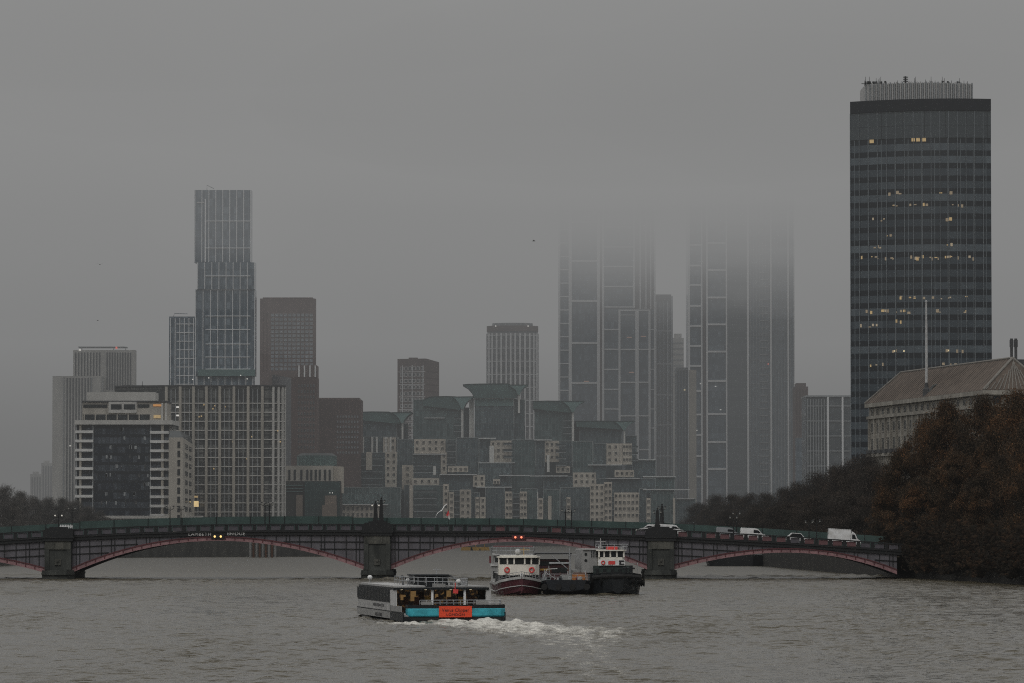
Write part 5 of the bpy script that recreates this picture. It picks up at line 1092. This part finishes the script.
for i in range(18):
    m_ = MB(); wl.box(m_, 2.4 + 6.05 * i, 5.6 + 6.05 * i, ez - 12.8, ez - 11.9, .4, 1.3); part(m_, 'balcony', MSLAT, Rb)
rz_ = Z(358.5, 1036); mA = cA + nr * W_ / 2 + dr * 6; mB_ = cB + nr * W_ / 2 - dr * 3
E3 = lambda p, z: (p.x, p.y, z)
ee = ez + .06
o_ = .9
vA, vB, vC, vD = cA - dr * o_ - nr * o_, cB + dr * o_ - nr * o_, cC + dr * o_ + nr * o_, cD - dr * o_ + nr * o_
rzA = Z(372, 1140)
rf = part(MB().add([E3(vA, ee), E3(vB, ee), E3(vC, ee), E3(vD, ee), E3(mA, rzA), E3(mB_, rz_)], [(0, 1, 5, 4), (1, 2, 5), (2, 3, 4, 5), (3, 0, 4), (3, 2, 1, 0)]), 'roof', MTILE, Rb)
part(MB().tube([E3(mA, rzA + .1), E3(mB_, rz_ + .1)], .28, 6).tube([E3(vA, ee + .1), E3(mA, rzA + .1)], .28, 6).tube([E3(vB, ee + .1), E3(mB_, rz_ + .1)], .3, 6).tube([E3(vC, ee + .1), E3(mB_, rz_ + .1)], .28, 6), 'ridge', MLEAD, rf)
for k in range(15):
    f = (k + .5) / 15; a = vB.lerp(vC, f); m2 = Vector((mB_.x, mB_.y)); top = a.lerp(m2, .98 * (1 - abs(f - .5) * 1.9)); tz = ee + (rz_ - ee) * .98 * (1 - abs(f - .5) * 1.9)
    part(MB().tube([E3(a, ee + .12), E3(top, tz + .12)], .14, 5), 'roof_seam', MLEAD, rf)
for k in range(46):
    f = (k + .5) / 46; a = vA.lerp(vB, f); b_ = Vector((mA.x, mA.y)).lerp(Vector((mB_.x, mB_.y)), f); b2 = rzA + (rz_ - rzA) * f
    part(MB().tube([E3(a, ee + .05), E3(b_, b2 + .03)], .07, 4), 'tile_seam', MTILE, rf)
ch = cC - dr * 6
for k, px in enumerate((1012.3, 1016.6)):
    Yc = 1040.; x = X(px, Yc); part(MB().tube([(x, Yc, Z(362, Yc)), (x, Yc, Z(338.5, Yc))], .34, 8).box(x - .42, x + .42, Yc - .3, Yc + .3, Z(347, Yc), Z(340, Yc)), 'roof_aerial', MSLAT, Rb)
part(MB().box(X(1006, 1042), X(1030, 1042), 1041, 1047, Z(366, 1042), Z(359.5, 1042)), 'roof_deck', MSLAT, Rb)
# flagpole pavilion
Yf = 1088.; xf = X(927, Yf)
FP = thing('flagpole', 'tall bare white flagpole standing on the roof of the stone building', 'flagpole', (xf, Yf, Z(392, Yf)))
part(MB().lathe((xf, Yf, Z(392, Yf)), [(.34, 0), (.3, (392 - 340) * Yf / F), (.2, (392 - 302) * Yf / F)], 10), 'pole', MVAN, FP)
part(MB().ball((xf, Yf, Z(301.5, Yf)), .3, 8), 'finial', MVAN, FP); part(MB().lathe((xf, Yf, Z(400, Yf)), [(1.0, 0), (.9, 2.6), (.5, 3.0), (.42, 4.2)], 10), 'pedestal', MSLAT, FP)
m_ = MB().tube([(xf + .6, Yf - 1, Z(393, Yf)), (xf + 1.6, Yf - 1, Z(386, Yf)), (xf + 3.0, Yf - 1, Z(384, Yf))], [.5, .35, .15], 6).tube([(xf + .8, Yf - 1.2, Z(392, Yf)), (xf + 2.6, Yf - 1.2, Z(389, Yf)), (xf + 3.4, Yf - 1.2, Z(385.6, Yf))], [.4, .3, .12], 6)
SC = solo(m_, 'roof_sculpture', MZINC, 'dark winged roof sculpture at the foot of the white flagpole', 'sculpture')
# ================================================================ riverside apartments with winged roofs
gG = GL('green_glass', (.058, .098, .100), (.18, .245, .245), 2.85, 1.5, (.16, .20, .203), .14, .2, spandrel=(.10, .138, .14), bias=.3)
gG2 = GL('green_glass_dark', (.052, .082, .093), (.17, .218, .23), 2.85, 1.1, (.15, .182, .192), .16, .16, spandrel=(.10, .125, .134), bias=.25)
MVWING = M('wing_glass', (.19, .29, .28), .35, .25, .2)
MEDGE = M('roof_edge_green', (.05, .075, .072), .5, .3, .3)
MBALC = M('balcony_glass', (.06, .078, .08), .3, .3, .3)
MBAYF = M('bay_frame_grey', (.33, .37, .37), .6, .25, .3, .4)
class Apt:
    def __init__(s, label, px, Y): s.o = thing('apartment_building', label, 'apartment building', (X(px, Y), Y, GZ), 0, 'stepped riverside apartment buildings with winged roofs'); s.wn = Windows(s.o, [MCREAM, MGLW], 'apt')
    def glass(s, a, b, p0, p1, Y, m=None, d=25):
        q = MB(); fbox(q, a, b, p0, p1, Y, 0, d); g = part(q, 'glass_bay', m or gG, s.o)
        if b - a > 4:
            e = MB(); x0, x1, zt_ = X(a, Y), X(b, Y), Z(p0, Y)
            for x in (x0 + .12, x1 - .12): e.box(x - .12, x + .12, Y - .2, Y - .004, max(GZ, Z(min(p1, p0 + 26), Y)), zt_ - .02)
            e.box(x0, x1, Y - .22, Y - .006, zt_ - .02, zt_ + .22); part(e, 'bay_frame', MBAYF, g)
        return s
    def cream(s, a, b, p0, p1, Y, nx=2, w=1.25, h=1.5, d=8, win=True, pitch=6.45):
        q = MB(); fbox(q, a, b, p0, p1, Y, -.9, d); part(q, 'cream_wall', MCREAM, s.o)
        if win and nx:
            wl = frontal(a, b, Y - .9); py = p0 + 3.4
            while py < p1 - 1.5:
                for i in range(nx): s.wn.put(wl, wl.L * (i + .5) / nx, Z(py, Y), w, h)
                py += pitch
        return s
    def ledge(s, a, b, p, Y, over=1.6, h=.5):
        z = Z(p, Y); part(MB().box(X(a, Y), X(b, Y), Y - over, Y + 6, z - h/2, z + h/2), 'roof_ledge', MLEDGE, s.o); return s
    def balc(s, a, b, p0, p1, Y, pitch=6.45):
        py = p0
        while py < p1:
            z = Z(py, Y); q = part(MB().box(X(a, Y), X(b, Y), Y - 2.2, Y - .92, z - .12, z + .12), 'balcony', MFRD, s.o)
            part(MB().box(X(a, Y) + .02, X(b, Y) - .02, Y - 2.18, Y - 2.1, z + .13, z + .95), 'balcony_rail', MBALC, q); py += pitch
        return s
    def post(s, a, b, p0, p1, Y): q = MB(); fbox(q, a, b, p0, p1, Y, -1.4, .6); part(q, 'white_post', M('post_white', (.78, .77, .73), .7, .15, .3) if 'post_white' not in bpy.data.materials else bpy.data.materials['post_white'], s.o); return s
    def wing(s, pts, Y, d=22, m=None, nm='winged_roof'):      # solid flaring roof, outline in photo points
        q = MB(); q.xz([(X(a, Y), Z(b, Y)) for a, b in reversed(pts)], Y - 2.5, Y + d); part(q, nm, m or MGREEN, s.o)
        n = len(pts); e = max(range(n), key=lambda k: pts[k][0]); up = [(X(a, Y), Z(b, Y)) for a, b in pts[:e + 1]]
        q = MB(); q.loft([[(x, Y - 2.7, z + .02), (x, Y - 2.7, z + .3), (x, Y + d, z + .3), (x, Y + d, z + .02)] for x, z in up]); part(q, 'roof_edge', MEDGE, s.o); return s
    def done(s): s.wn.done()
T1, T2, T3, T4 = 1985., 1955., 1930., 1905.
# first, left
a = Apt('stepped green glass apartments with cream columns, leftmost of the winged roof group', 378, T4)
a.glass(361, 397, 415, 526, T1, gG2).wing([(358, 412.6), (372, 412.2), (389, 412.4), (395, 414.5), (401.8, 421.5), (399, 424), (358.5, 420)], T1).wing([(391.5, 413), (412, 412.8), (408.5, 415.2), (405, 419), (403, 423), (401, 423), (399, 418.5), (395.5, 415)], T1 - 1, 20, MVWING).post(401.6, 403.4, 421, 440, T1)
a.glass(397.3, 408, 424, 526, T1 + 5, gG2)
for k in range(9): a.post(357.5 + 4.6 * k, 359.4 + 4.6 * k, 437, 453, T2) if k in (0, 1, 3, 4, 6, 7) else None
a.glass(353, 398, 437.3, 526, T2 + .3, gG2).cream(383, 396, 437.5, 452.5, T2 - .4, 2).ledge(332, 355, 445.5, T2, 2, .4).cream(334, 352, 448, 505, T2 + 3, 2).cream(351.5, 358.5, 451, 493, T3, 1).glass(358.8, 385, 453, 526, T3, gG2).balc(360, 383, 459, 490, T3).cream(385.2, 396.5, 452, 488, T3, 2)
a.glass(341, 401, 487.5, 526, T4, gG).cream(402, 413, 465, 490, T3 + 4, 1).cream(366, 372, 452, 470, T3 - 2, 0)
a.cream(341.5, 383, 505, 519, T4 - 4, 9, 1.1, 1.7).ledge(337, 388, 504.6, T4 - 6, 1, .4).done()
# second
a = Apt('stepped apartments below the first tall winged roof, cream corner with paired windows', 440, T4)
a.glass(413, 461, 400, 526, T1, gG).wing([(423, 400.4), (430, 397.3), (446, 396.8), (455.5, 397.2), (459, 400.5), (462.6, 407), (460, 410), (423.5, 406)], T1).wing([(452, 397.4), (474, 397.1), (469.5, 399.5), (466, 403.5), (463.5, 409), (461, 409), (458.5, 403), (455.5, 399)], T1 - 1, 20, MVWING).post(461.2, 463.3, 406, 440, T1).post(469.2, 473.8, 398, 438, T1 + 2).glass(463.4, 469, 408, 526, T1 + 4, gG2)
a.balc(454, 461, 419, 436, T1 - 1).ledge(424, 445, 418, T1, 1, .3)
a.cream(414, 445.5, 439, 453.5, T2, 5).ledge(413, 446, 454.2, T2, 1.8, .4).cream(440.8, 446.8, 452, 474, T2 - .5, 1).balc(447, 456, 445, 472, T2).glass(397, 412.5, 439.5, 526, T2, gG2).glass(456.2, 478.5, 438, 526, T2, gG2).glass(446.9, 456, 440, 526, T2 + .5, gG2)
a.glass(413, 440.5, 455.5, 526, T2 + 1, gG2).balc(413, 433, 466, 478, T3).post(433.2, 435.8, 466, 475, T3 - 1).cream(448, 468, 466, 472, T3, 4).ledge(440, 477, 474.6, T3, 2.4, .4).cream(412, 439, 478, 485, T3 - 1, 4).glass(439.3, 478, 475.2, 526, T3, gG2).glass(404, 439, 485.3, 526, T3 + 1, gG2)
a.cream(409.5, 413, 485, 519, T4, 0).balc(414, 437, 492, 520, T4).glass(413.2, 443, 485.5, 526, T4, gG).cream(443.2, 448.5, 484, 520, T4 - 1, 1).glass(448.7, 460, 491, 526, T4, gG2).cream(449, 454, 492, 520, T4 - 2, 1).cream(459.8, 471, 489.5, 522, T4 - 1, 2).balc(454.3, 459.6, 495, 521, T4).cream(480, 485.6, 497, 522, T4 - 1, 1).glass(471.2, 479.8, 493, 526, T4, gG2).cream(475.5, 479.4, 497, 522, T4 - 1, 1)
a.done()
# third, biggest wing
a = Apt('stepped apartments under the broadest, highest winged roof of the group', 495, T4)
a.glass(474.5, 514, 398, 526, T1 - 2, gG2).glass(474.2, 513.8, 399, 406, T1 - 2.4, MTEALG, 18).ledge(473, 517, 398.6, T1 - 2.5, .6, .5)
a.wing([(462.8, 385.2), (468, 384.7), (480, 384.4), (508, 384.2), (513, 386.5), (518, 393), (515.5, 398.3), (474.2, 398.3), (471.3, 392), (467.2, 387.6)], T1 - 2).wing([(508, 385.4), (528, 385.4), (524, 387.5), (521, 391), (519.6, 395), (517.8, 395), (515.5, 390), (512, 387.2)], T1 - 3, 20, MVWING).post(518, 520, 392, 413, T1 - 2).glass(514.2, 525, 400, 526, T1, gG2)
a.ledge(479, 496, 438.4, T2, 1.6, .5).cream(490.5, 511.5, 440.5, 462.5, T2, 4).post(489.4, 494, 446, 463, T2 - 1.3).glass(479, 490.4, 439, 526, T2 + .6, gG2).balc(504, 513, 445, 462, T2 - 1).ledge(478, 515, 462.8, T2, 1.8, .4).glass(511.7, 535.5, 440, 526, T2, gG)
a.ledge(499, 535, 475.5, T3, 2, .4).glass(478.3, 511.4, 463.4, 526, T3 + 1, gG2).cream(473, 485, 475, 487, T3 - 1, 2, pitch=5.5).cream(493, 500, 479, 484, T3 - 1, 2).ledge(476, 512, 487.2, T3 - 2, 2, .4).glass(485.2, 505, 488, 526, T4, gG2).cream(505.2, 512.3, 491.5, 522, T4 - 1, 2).glass(512.4, 519.6, 494, 526, T4 - .2, gG2).balc(512.6, 519.4, 497, 521, T4).cream(519.8, 527, 491.5, 522, T4 - 1, 2).post(537.2, 538.1, 492, 523, T4).glass(520.2, 538, 489, 526, T4, gG).cream(538.2, 543, 498, 523, T4 - 1, 1)
a.done()
# fourth
a = Apt('stepped apartments with the winged roof that overlaps the white framed tower', 557, T4)
a.glass(534.5, 572, 404, 526, T1, gG).wing([(533, 401.8), (548, 401.4), (561, 401.6), (566, 403.2), (572.6, 410), (570, 413), (533.5, 409)], T1).wing([(562, 401.8), (584.5, 401.6), (580, 404), (576, 408), (574, 412), (571.6, 412), (569, 407), (565.5, 403.6)], T1 - 1, 20, MVWING).post(571.8, 574, 409, 441, T1).glass(574.2, 590, 421.5, 526, T1 + 6, gG2).balc(563, 571.5, 421, 438, T1)
a.ledge(534, 552, 440, T2, 1.6, .4).cream(545, 559, 440.8, 462, T2, 3).post(547, 549.5, 455, 472, T2 - 1.2).balc(556, 566, 446, 470, T2 - 1).cream(556, 570, 466, 473, T2 - 1, 3).glass(559.3, 572, 441.2, 526, T2 + 1, gG2).glass(535.7, 544.8, 441, 526, T2 + .4, gG2).glass(572.3, 593, 441.5, 526, T2 - .6, gG)
a.ledge(530, 568, 476, T3, 2, .4).cream(573, 596, 472.5, 487, T3, 4, pitch=5.8).glass(543.2, 572.7, 476.6, 526, T3 + 1, gG2).glass(543.3, 560, 490, 526, T4, gG).cream(566.5, 570.5, 497, 523, T4 - 1, 1).glass(560.2, 594, 488, 526, T4 + 1, gG2).cream(590, 604, 484, 522, T4 - 1, 3).cream(548, 551.5, 496, 523, T4 - 1, 0)
a.done()
# fifth
a = Apt('stepped apartments at the right end of the winged roof group, beside the tree line', 640, T4)
a.glass(579, 622, 424, 526, T1 + 2, gG2).wing([(576, 421.8), (600, 421.4), (618, 421.7), (623.5, 427.5), (621.5, 429.5), (576.5, 427)], T1 + 2).wing([(614, 421.9), (635, 421.6), (630.5, 424), (627, 427), (625.2, 430.5), (623.2, 430.5), (620, 426), (617, 423.4)], T1 + 1, 20, MVWING).post(623.6, 625.2, 428, 444, T1 + 2).glass(625.4, 637, 436, 526, T1 + 4, gG2)
a.cream(606.5, 619, 443.5, 464.5, T2, 2).cream(619.2, 622.6, 443.5, 464.5, T2 + .3, 0).cream(622.8, 632, 443.5, 464.5, T2 - .4, 3).balc(632, 638, 448, 464, T2).ledge(588, 622, 465, T2, 1.6, .4).glass(593.2, 606.3, 444, 526, T2 + .4, gG2).glass(632.2, 656, 459.5, 526, T2 + 2, gG2).ledge(632, 656, 459.8, T2 + 2, 1, .4)
a.cream(615, 634, 470, 477, T3, 4).ledge(606, 640, 478.4, T3, 1.8, .3).glass(596.2, 656, 478.8, 526, T3 + 1, gG2).glass(643, 675, 476.5, 526, T3 + 2, gG).ledge(643, 676, 476.8, T3 + 2, 1.2, .4)
a.cream(604.3, 612, 482, 522, T4 - .6, 2).cream(614, 639, 492.5, 522, T4 - 1, 6).balc(612.2, 613.8, 490, 520, T4).cream(646.5, 650.5, 498, 523, T4 - 1, 1).glass(639.2, 646.3, 489, 526, T4, gG2).glass(650.7, 674, 490, 526, T4, gG).ledge(643, 690, 489.6, T4, 1.4, .4).cream(673, 675, 498, 525, T4 - 1, 0).glass(675.3, 696, 499, 526, T4 + 1, gG2).ledge(676, 694, 498.8, T4 + 1, 1, .3)
a.done()
# ---- postmodern river building with colonnade
Y = 1765.
S = thing('river_offices', 'squat cream and green glass offices with a colonnade under a dark drum roof', 'office block', (X(318, Y), Y, GZ))
q = MB(); fbox(q, 283.5, 332, 465.5, 481, Y, 6, 25); part(q, 'colonnade_wall', MCONB, S)
for px in (287.5, 293, 299.5, 305.5, 309.5, 314, 318, 323.3, 328): part(MB().box(X(px, Y), X(px + 2.1, Y), Y + 5.7, Y + 5.99, Z(480, Y), Z(469.5, Y)), 'tall_window', MGLW, S)
xa, xb = X(294, Y), X(334, Y); arc = [((xa + xb) / 2 + (xb - xa) / 2 * math.sin(R(k)), Y + 22 - 13 * math.cos(R(k))) for k in range(-90, 91, 15)]
part(MB().prism(arc + [(xb, Y + 30), (xa, Y + 30)], Z(465.5, Y) + .003, Z(455, Y)), 'drum', MGREEN, S)
part(MB().add([(x, y, Z(455, Y) + .01) for x, y in arc] + [((xa + xb) / 2 + (x - (xa + xb) / 2) * .82, y + 2, Z(452.6, Y)) for x, y in arc], [tuple(range(12, -1, -1)), tuple(range(13, 26))] + [(i, i + 1, i + 14, i + 13) for i in range(12)] + [(12, 0, 13, 25)]), 'drum_roof', MZINC, S)
for k in range(1, 12): x, y = arc[k]; part(MB().box(x - .12, x + .12, y - .2, y + .1, Z(465, Y), Z(455, Y)), 'drum_rib', MTEALG, S)
q = MB(); fbox(q, 283.5, 340, 481.01, 526, Y, 3, 25); part(q, 'dark_wall', M('dark_stone', (.052, .055, .052), .85, .3, .2, .4), S)
q = MB(); fbox(q, 304.5, 339.5, 481.5, 522, Y, .5, 2.99); part(q, 'glass_bay', GL('teal_curtain', (.022, .052, .052), (.042, .085, .082), 3, 1.4, (.05, .085, .082), .12, .12, bias=.4), S)
for a_, b_, p0, p1, d in ((296, 302.5, 495, 520, .8), (322.5, 337, 505, 522, -3), (325, 336.5, 495.5, 505, -2)):
    q = MB(); fbox(q, a_, b_, p0, p1, Y, d, d + 3); part(q, 'cream_pavilion', M('rosy_stone', (.25, .205, .17), .85, .2, .2, .4) if 'rosy_stone' not in bpy.data.materials else bpy.data.materials['rosy_stone'], S)
for px in (329.5, 332): lit(S, px, px + .8, 492.4, 493.3, Y, WHTB, .6, 'roof_lamp')
for p in (485, 488, 491): q = MB(); fbox(q, 286, 303, p, p + .7, Y, 2.4, 2.99); part(q, 'balcony', MTEALG, S)
q = MB(); fbox(q, 330.5, 341, 466, 493, Y, 12, 30); part(q, 'side_wall', MCREAM, S)

# ================================================================ trees
def leaf_mat(name, c1, c2, c3):
    m, t, b, out = new_mat(name); g = nn(t, 'ShaderNodeNewGeometry'); oi = nn(t, 'ShaderNodeObjectInfo')
    cr = nn(t, 'ShaderNodeValToRGB'); cr.color_ramp.elements[0].color = RGB(c1); cr.color_ramp.elements[1].color = RGB(c3); e = cr.color_ramp.elements.new(.55); e.color = RGB(c2)
    n = nn(t, 'ShaderNodeTexNoise'); n.inputs['Scale'].default_value = .28; n.inputs['Detail'].default_value = 3; t.links.new(g.outputs['Position'], n.inputs['Vector'])
    v = MT(t, 'ADD', MT(t, 'MULTIPLY', g.outputs['Random Per Island'], .5), MT(t, 'SUBTRACT', MT(t, 'MULTIPLY', n.outputs[0], 1.7), .6)); v = MT(t, 'ADD', v, MT(t, 'MULTIPLY', oi.outputs['Random'], .12)); t.links.new(v, cr.inputs[0])
    t.links.new(cr.outputs[0], b.inputs['Base Color']); b.inputs['Roughness'].default_value = .85; b.inputs['Specular IOR Level'].default_value = .15
    tr = nn(t, 'ShaderNodeBsdfTranslucent'); t.links.new(cr.outputs[0], tr.inputs[0]); mx = nn(t, 'ShaderNodeMixShader'); mx.inputs[0].default_value = .25
    t.links.new(b.outputs[0], mx.inputs[1]); t.links.new(tr.outputs[0], mx.inputs[2]); t.links.new(mx.outputs[0], out.inputs[0]); return m
MLEAF = leaf_mat('rusty_leaves', (.015, .0130, .0105), (.045, .0330, .0215), (.132, .066, .029))
MLEAFD = leaf_mat('brown_leaves', (.030, .028, .026), (.050, .043, .037), (.080, .060, .046))
MLEAFG = leaf_mat('grey_twigs', (.075, .074, .070), (.105, .100, .092), (.15, .132, .118))
MBARK = M('dark_bark', (.026, .023, .020), .95, .4, .8, .3)
def tree_meshes(seed, h, rad, n_leaf, leaf, twig, low=.18, squash=1.0, n_clump=70, cr=(.07, .17)):
    r = np.random.default_rng(seed); rr = random.Random(seed)
    tr = MB(); bend = [(rr.uniform(-.4, .4), rr.uniform(-.4, .4)) for _ in range(5)]
    pts = [(bend[i][0] * i * .5, bend[i][1] * i * .5, h * .78 * i / 4 - .6) for i in range(5)]; base = .026 * h + .12
    tr.tube(pts, [base * 1.25, base * .9, base * .7, base * .42, base * .12], 9)
    clumps = []
    for k in range(n_clump):
        u = rr.random(); z = h * (low + (1 - low) * u); prof = (math.sin(math.pi * min(1, (u * .86 + .14)) ** .85)) ** .6
        a = rr.random() * 6.283; d = rad * prof * math.sqrt(rr.random()) * rr.uniform(.75, 1.12)
        clumps.append((math.cos(a) * d, math.sin(a) * d * squash, z, rr.uniform(*cr) * rad * (1.25 if d < rad * .6 else 1)))
    for k in range(26):
        c = clumps[k]; t0 = rr.uniform(.3, .8); p0 = Vector(pts[0]).lerp(Vector(pts[4]), t0); p2 = Vector(c[:3]); p1 = p0.lerp(p2, .5) + Vector((0, 0, h * .03))
        if p2.z > p0.z - h * .12: tr.tube([p0, p1, p2], [base * .34, base * .2, .05], 5)
    me_t = tr.mesh('trunk', MBARK)
    cl = np.array(clumps); idx = r.integers(0, len(cl), n_leaf); c = cl[idx]
    v = r.normal(size=(n_leaf, 3)); v /= np.linalg.norm(v, axis=1)[:, None]; rad_ = r.random(n_leaf) ** .45
    p = c[:, :3] + v * (c[:, 3] * rad_)[:, None] * np.array([1.25, 1.25, .95])
    nrm = r.normal(size=(n_leaf, 3)); nrm[:, 2] = np.abs(nrm[:, 2]) * .8 + .15; nrm /= np.linalg.norm(nrm, axis=1)[:, None]
    tmp = r.normal(size=(n_leaf, 3)); ta = np.cross(nrm, tmp); ta /= np.linalg.norm(ta, axis=1)[:, None]; tb = np.cross(nrm, ta)
    s = leaf * (.55 + .9 * r.random(n_leaf)); tw = r.random(n_leaf) < twig
    sa = np.where(tw, s * 3.2, s); sb = np.where(tw, s * .16, s * .62)
    ta[tw, 2] += .55 * np.sign(ta[tw, 2] + .3)
    q = np.stack([p - ta * sa[:, None] / 2, p + tb * sb[:, None] / 2, p + ta * sa[:, None] / 2, p - tb * sb[:, None] / 2], 1).reshape(-1, 3)
    me = bpy.data.meshes.new('crown'); nf = n_leaf; me.vertices.add(nf * 4); me.vertices.foreach_set('co', q.ravel().astype(np.float32)); me.loops.add(nf * 4); me.loops.foreach_set('vertex_index', np.arange(nf * 4, dtype=np.int32))
    me.polygons.add(nf); me.polygons.foreach_set('loop_start', np.arange(0, nf * 4, 4, dtype=np.int32)); me.polygons.foreach_set('loop_total', np.full(nf, 4, dtype=np.int32)); me.update(); me.validate()
    return me_t, me
BIG = [tree_meshes(100 + k, 26, 9.5, 42000, .36, .42, .1, 1, 170, (.08, .22)) for k in range(3)]
MID = [tree_meshes(200 + k, 18, 7.8, 26000, .30, .62, .04, 1, 120, (.13, .30)) for k in range(3)]
for l, mset in ((BIG, MLEAF), (MID, MLEAFD)):
    for t_, c_ in l: c_.materials.append(mset)
MIDG = []
for t_, c_ in MID: c2 = c_.copy(); c2.materials.clear(); c2.materials.append(MLEAFG); MIDG.append((t_, c2))
def tree(kind, i, x, y, s, sz, label, group, name='tree'):
    t_, c_ = kind[i % 3]; o = thing(name, label, 'tree', (x, y, GZ), random.uniform(0, 6.28), group); o.scale = (s, s, sz)
    link('trunk', t_, o); link('crown', c_, o); return o
G1 = 'rusty plane trees on the right bank'
for k, (px, Yt, py, s, lab) in enumerate((
    (902, 799, 448, .60, 'low rust brown plane tree overhanging the bridge end'), (948, 792, 399, .74, 'rusty plane tree hiding the middle of the stone building'),
    (984, 780, 396, .80, 'rusty plane tree right of the white flagpole, below the roof hip'), (1018, 768, 389, .86, 'tallest rusty plane tree, under the roof aerials at the frame edge'),
    (1046, 740, 400, .9, 'rusty plane tree cut by the right edge of the frame'), (927, 806, 417, .62, 'rusty plane tree between the overhanging one and the one hiding the stone building'),
    (1000, 752, 455, .72, 'smaller plane tree leaning low over the river wall near the right edge'),
    (958, 768, 452, .72, 'smaller plane tree leaning low over the middle of the river wall'), (920, 784, 478, .62, 'smallest plane tree, low over the wall beside the bridge abutment'), (890, 806, 492, .42, 'low bushy tree right against the bridge end'))):
    sz = (Z(py, Yt) - GZ) / 27.2
    tree(BIG, k, X(px, Yt), Yt, s, sz, lab, G1, 'plane_tree')
HZT = 6
G2 = 'hazy brown trees beyond the bridge'
pts = [(700, 1420, 498), (716, 1380, 491), (733, 1330, 490), (750, 1290, 489), (766, 1250, 489), (783, 1200, 484), (800, 1150, 478), (818, 1100, 470), (835, 1060, 463), (852, 1000, 457), (869, 960, 452), (876, 900, 462), (845, 905, 488), (815, 960, 492), (785, 1040, 498), (756, 1120, 503), (728, 1220, 505)]
pos = ['leftmost, lowest', 'second from its left end', 'above the grey van', 'just left of the white panel van', 'above the white panel van', 'right of the white panel van', 'above the white hatchback', 'left of the box truck', 'above the box truck', 'below the dark tower corner', 'topmost, beside the rusty trees', 'next to the rusty trees, in front', 'lower front one above the box truck', 'lower front one left of the box truck', 'lower front one above the hatchback', 'lower front one by the panel van', 'lower front one by the grey van']
for k, ((px, Yt, py), p_) in enumerate(zip(pts, pos)):
    h = Z(py + HZT, Yt) - GZ; s = h / 18; tree(MID, k, X(px, Yt), Yt, max(.85, s), s * .98, 'dark brown hazy tree beyond the bridge, ' + p_, G2, 'bank_tree')
G3 = 'grey bare trees on the left bank'
pts = [(4, 1400, 489), (20, 1420, 494), (34, 1440, 499), (48, 1450, 500), (62, 1450, 500), (76, 1440, 502), (88, 1430, 508), (12, 1350, 503), (100, 1440, 512)]
pos = ['leftmost and tallest', 'second from the frame edge', 'third from the frame edge', 'left of the pale striped tower', 'below the pale striped tower', 'at the foot of the white balcony bands', 'low one before the dark glass office', 'low one in front at the frame edge', 'lowest, rightmost of the row']
for k, ((px, Yt, py), p_) in enumerate(zip(pts, pos)):
    h = Z(py, Yt) - GZ; s = h / 18; tree(MIDG, k + 1, X(px, Yt), Yt, max(.55, s * 1.1), s, 'grey leafless tree behind the bridge, ' + p_, G3, 'bare_tree')
# kerbside undergrowth hanging over the wall
r = np.random.default_rng(9); mb = MB(); vs, fs = [], []
for k in range(15000):
    f = r.random(); y = 801 - 150 * f; x = float(np.interp(y, [640, 700, 800, 805], [88, 80, 66.8, 66])) - .9 - abs(r.normal()) * 1.0; z = 2.3 + .8 * math.sin(y * .31) + .6 * math.sin(y * .83) + r.random() ** 1.3 * 6.5; s = .25 + .3 * r.random(); a = r.random() * 6.28; e = r.normal() * .6
    i = len(vs); vs += [(x - s * math.cos(a), y - s * math.sin(a), z), (x, y, z + s * .6 + e * .2), (x + s * math.cos(a), y + s * math.sin(a), z + e * .3), (x, y + .1, z - s * .5)]; fs.append((i, i + 1, i + 2, i + 3))
mb.add(vs, fs); props(link('undergrowth', mb.mesh('undergrowth', leaf_mat('bank_growth', (.009, .008, .007), (.022, .018, .013), (.048, .028, .016)), fix=False)), kind='stuff')
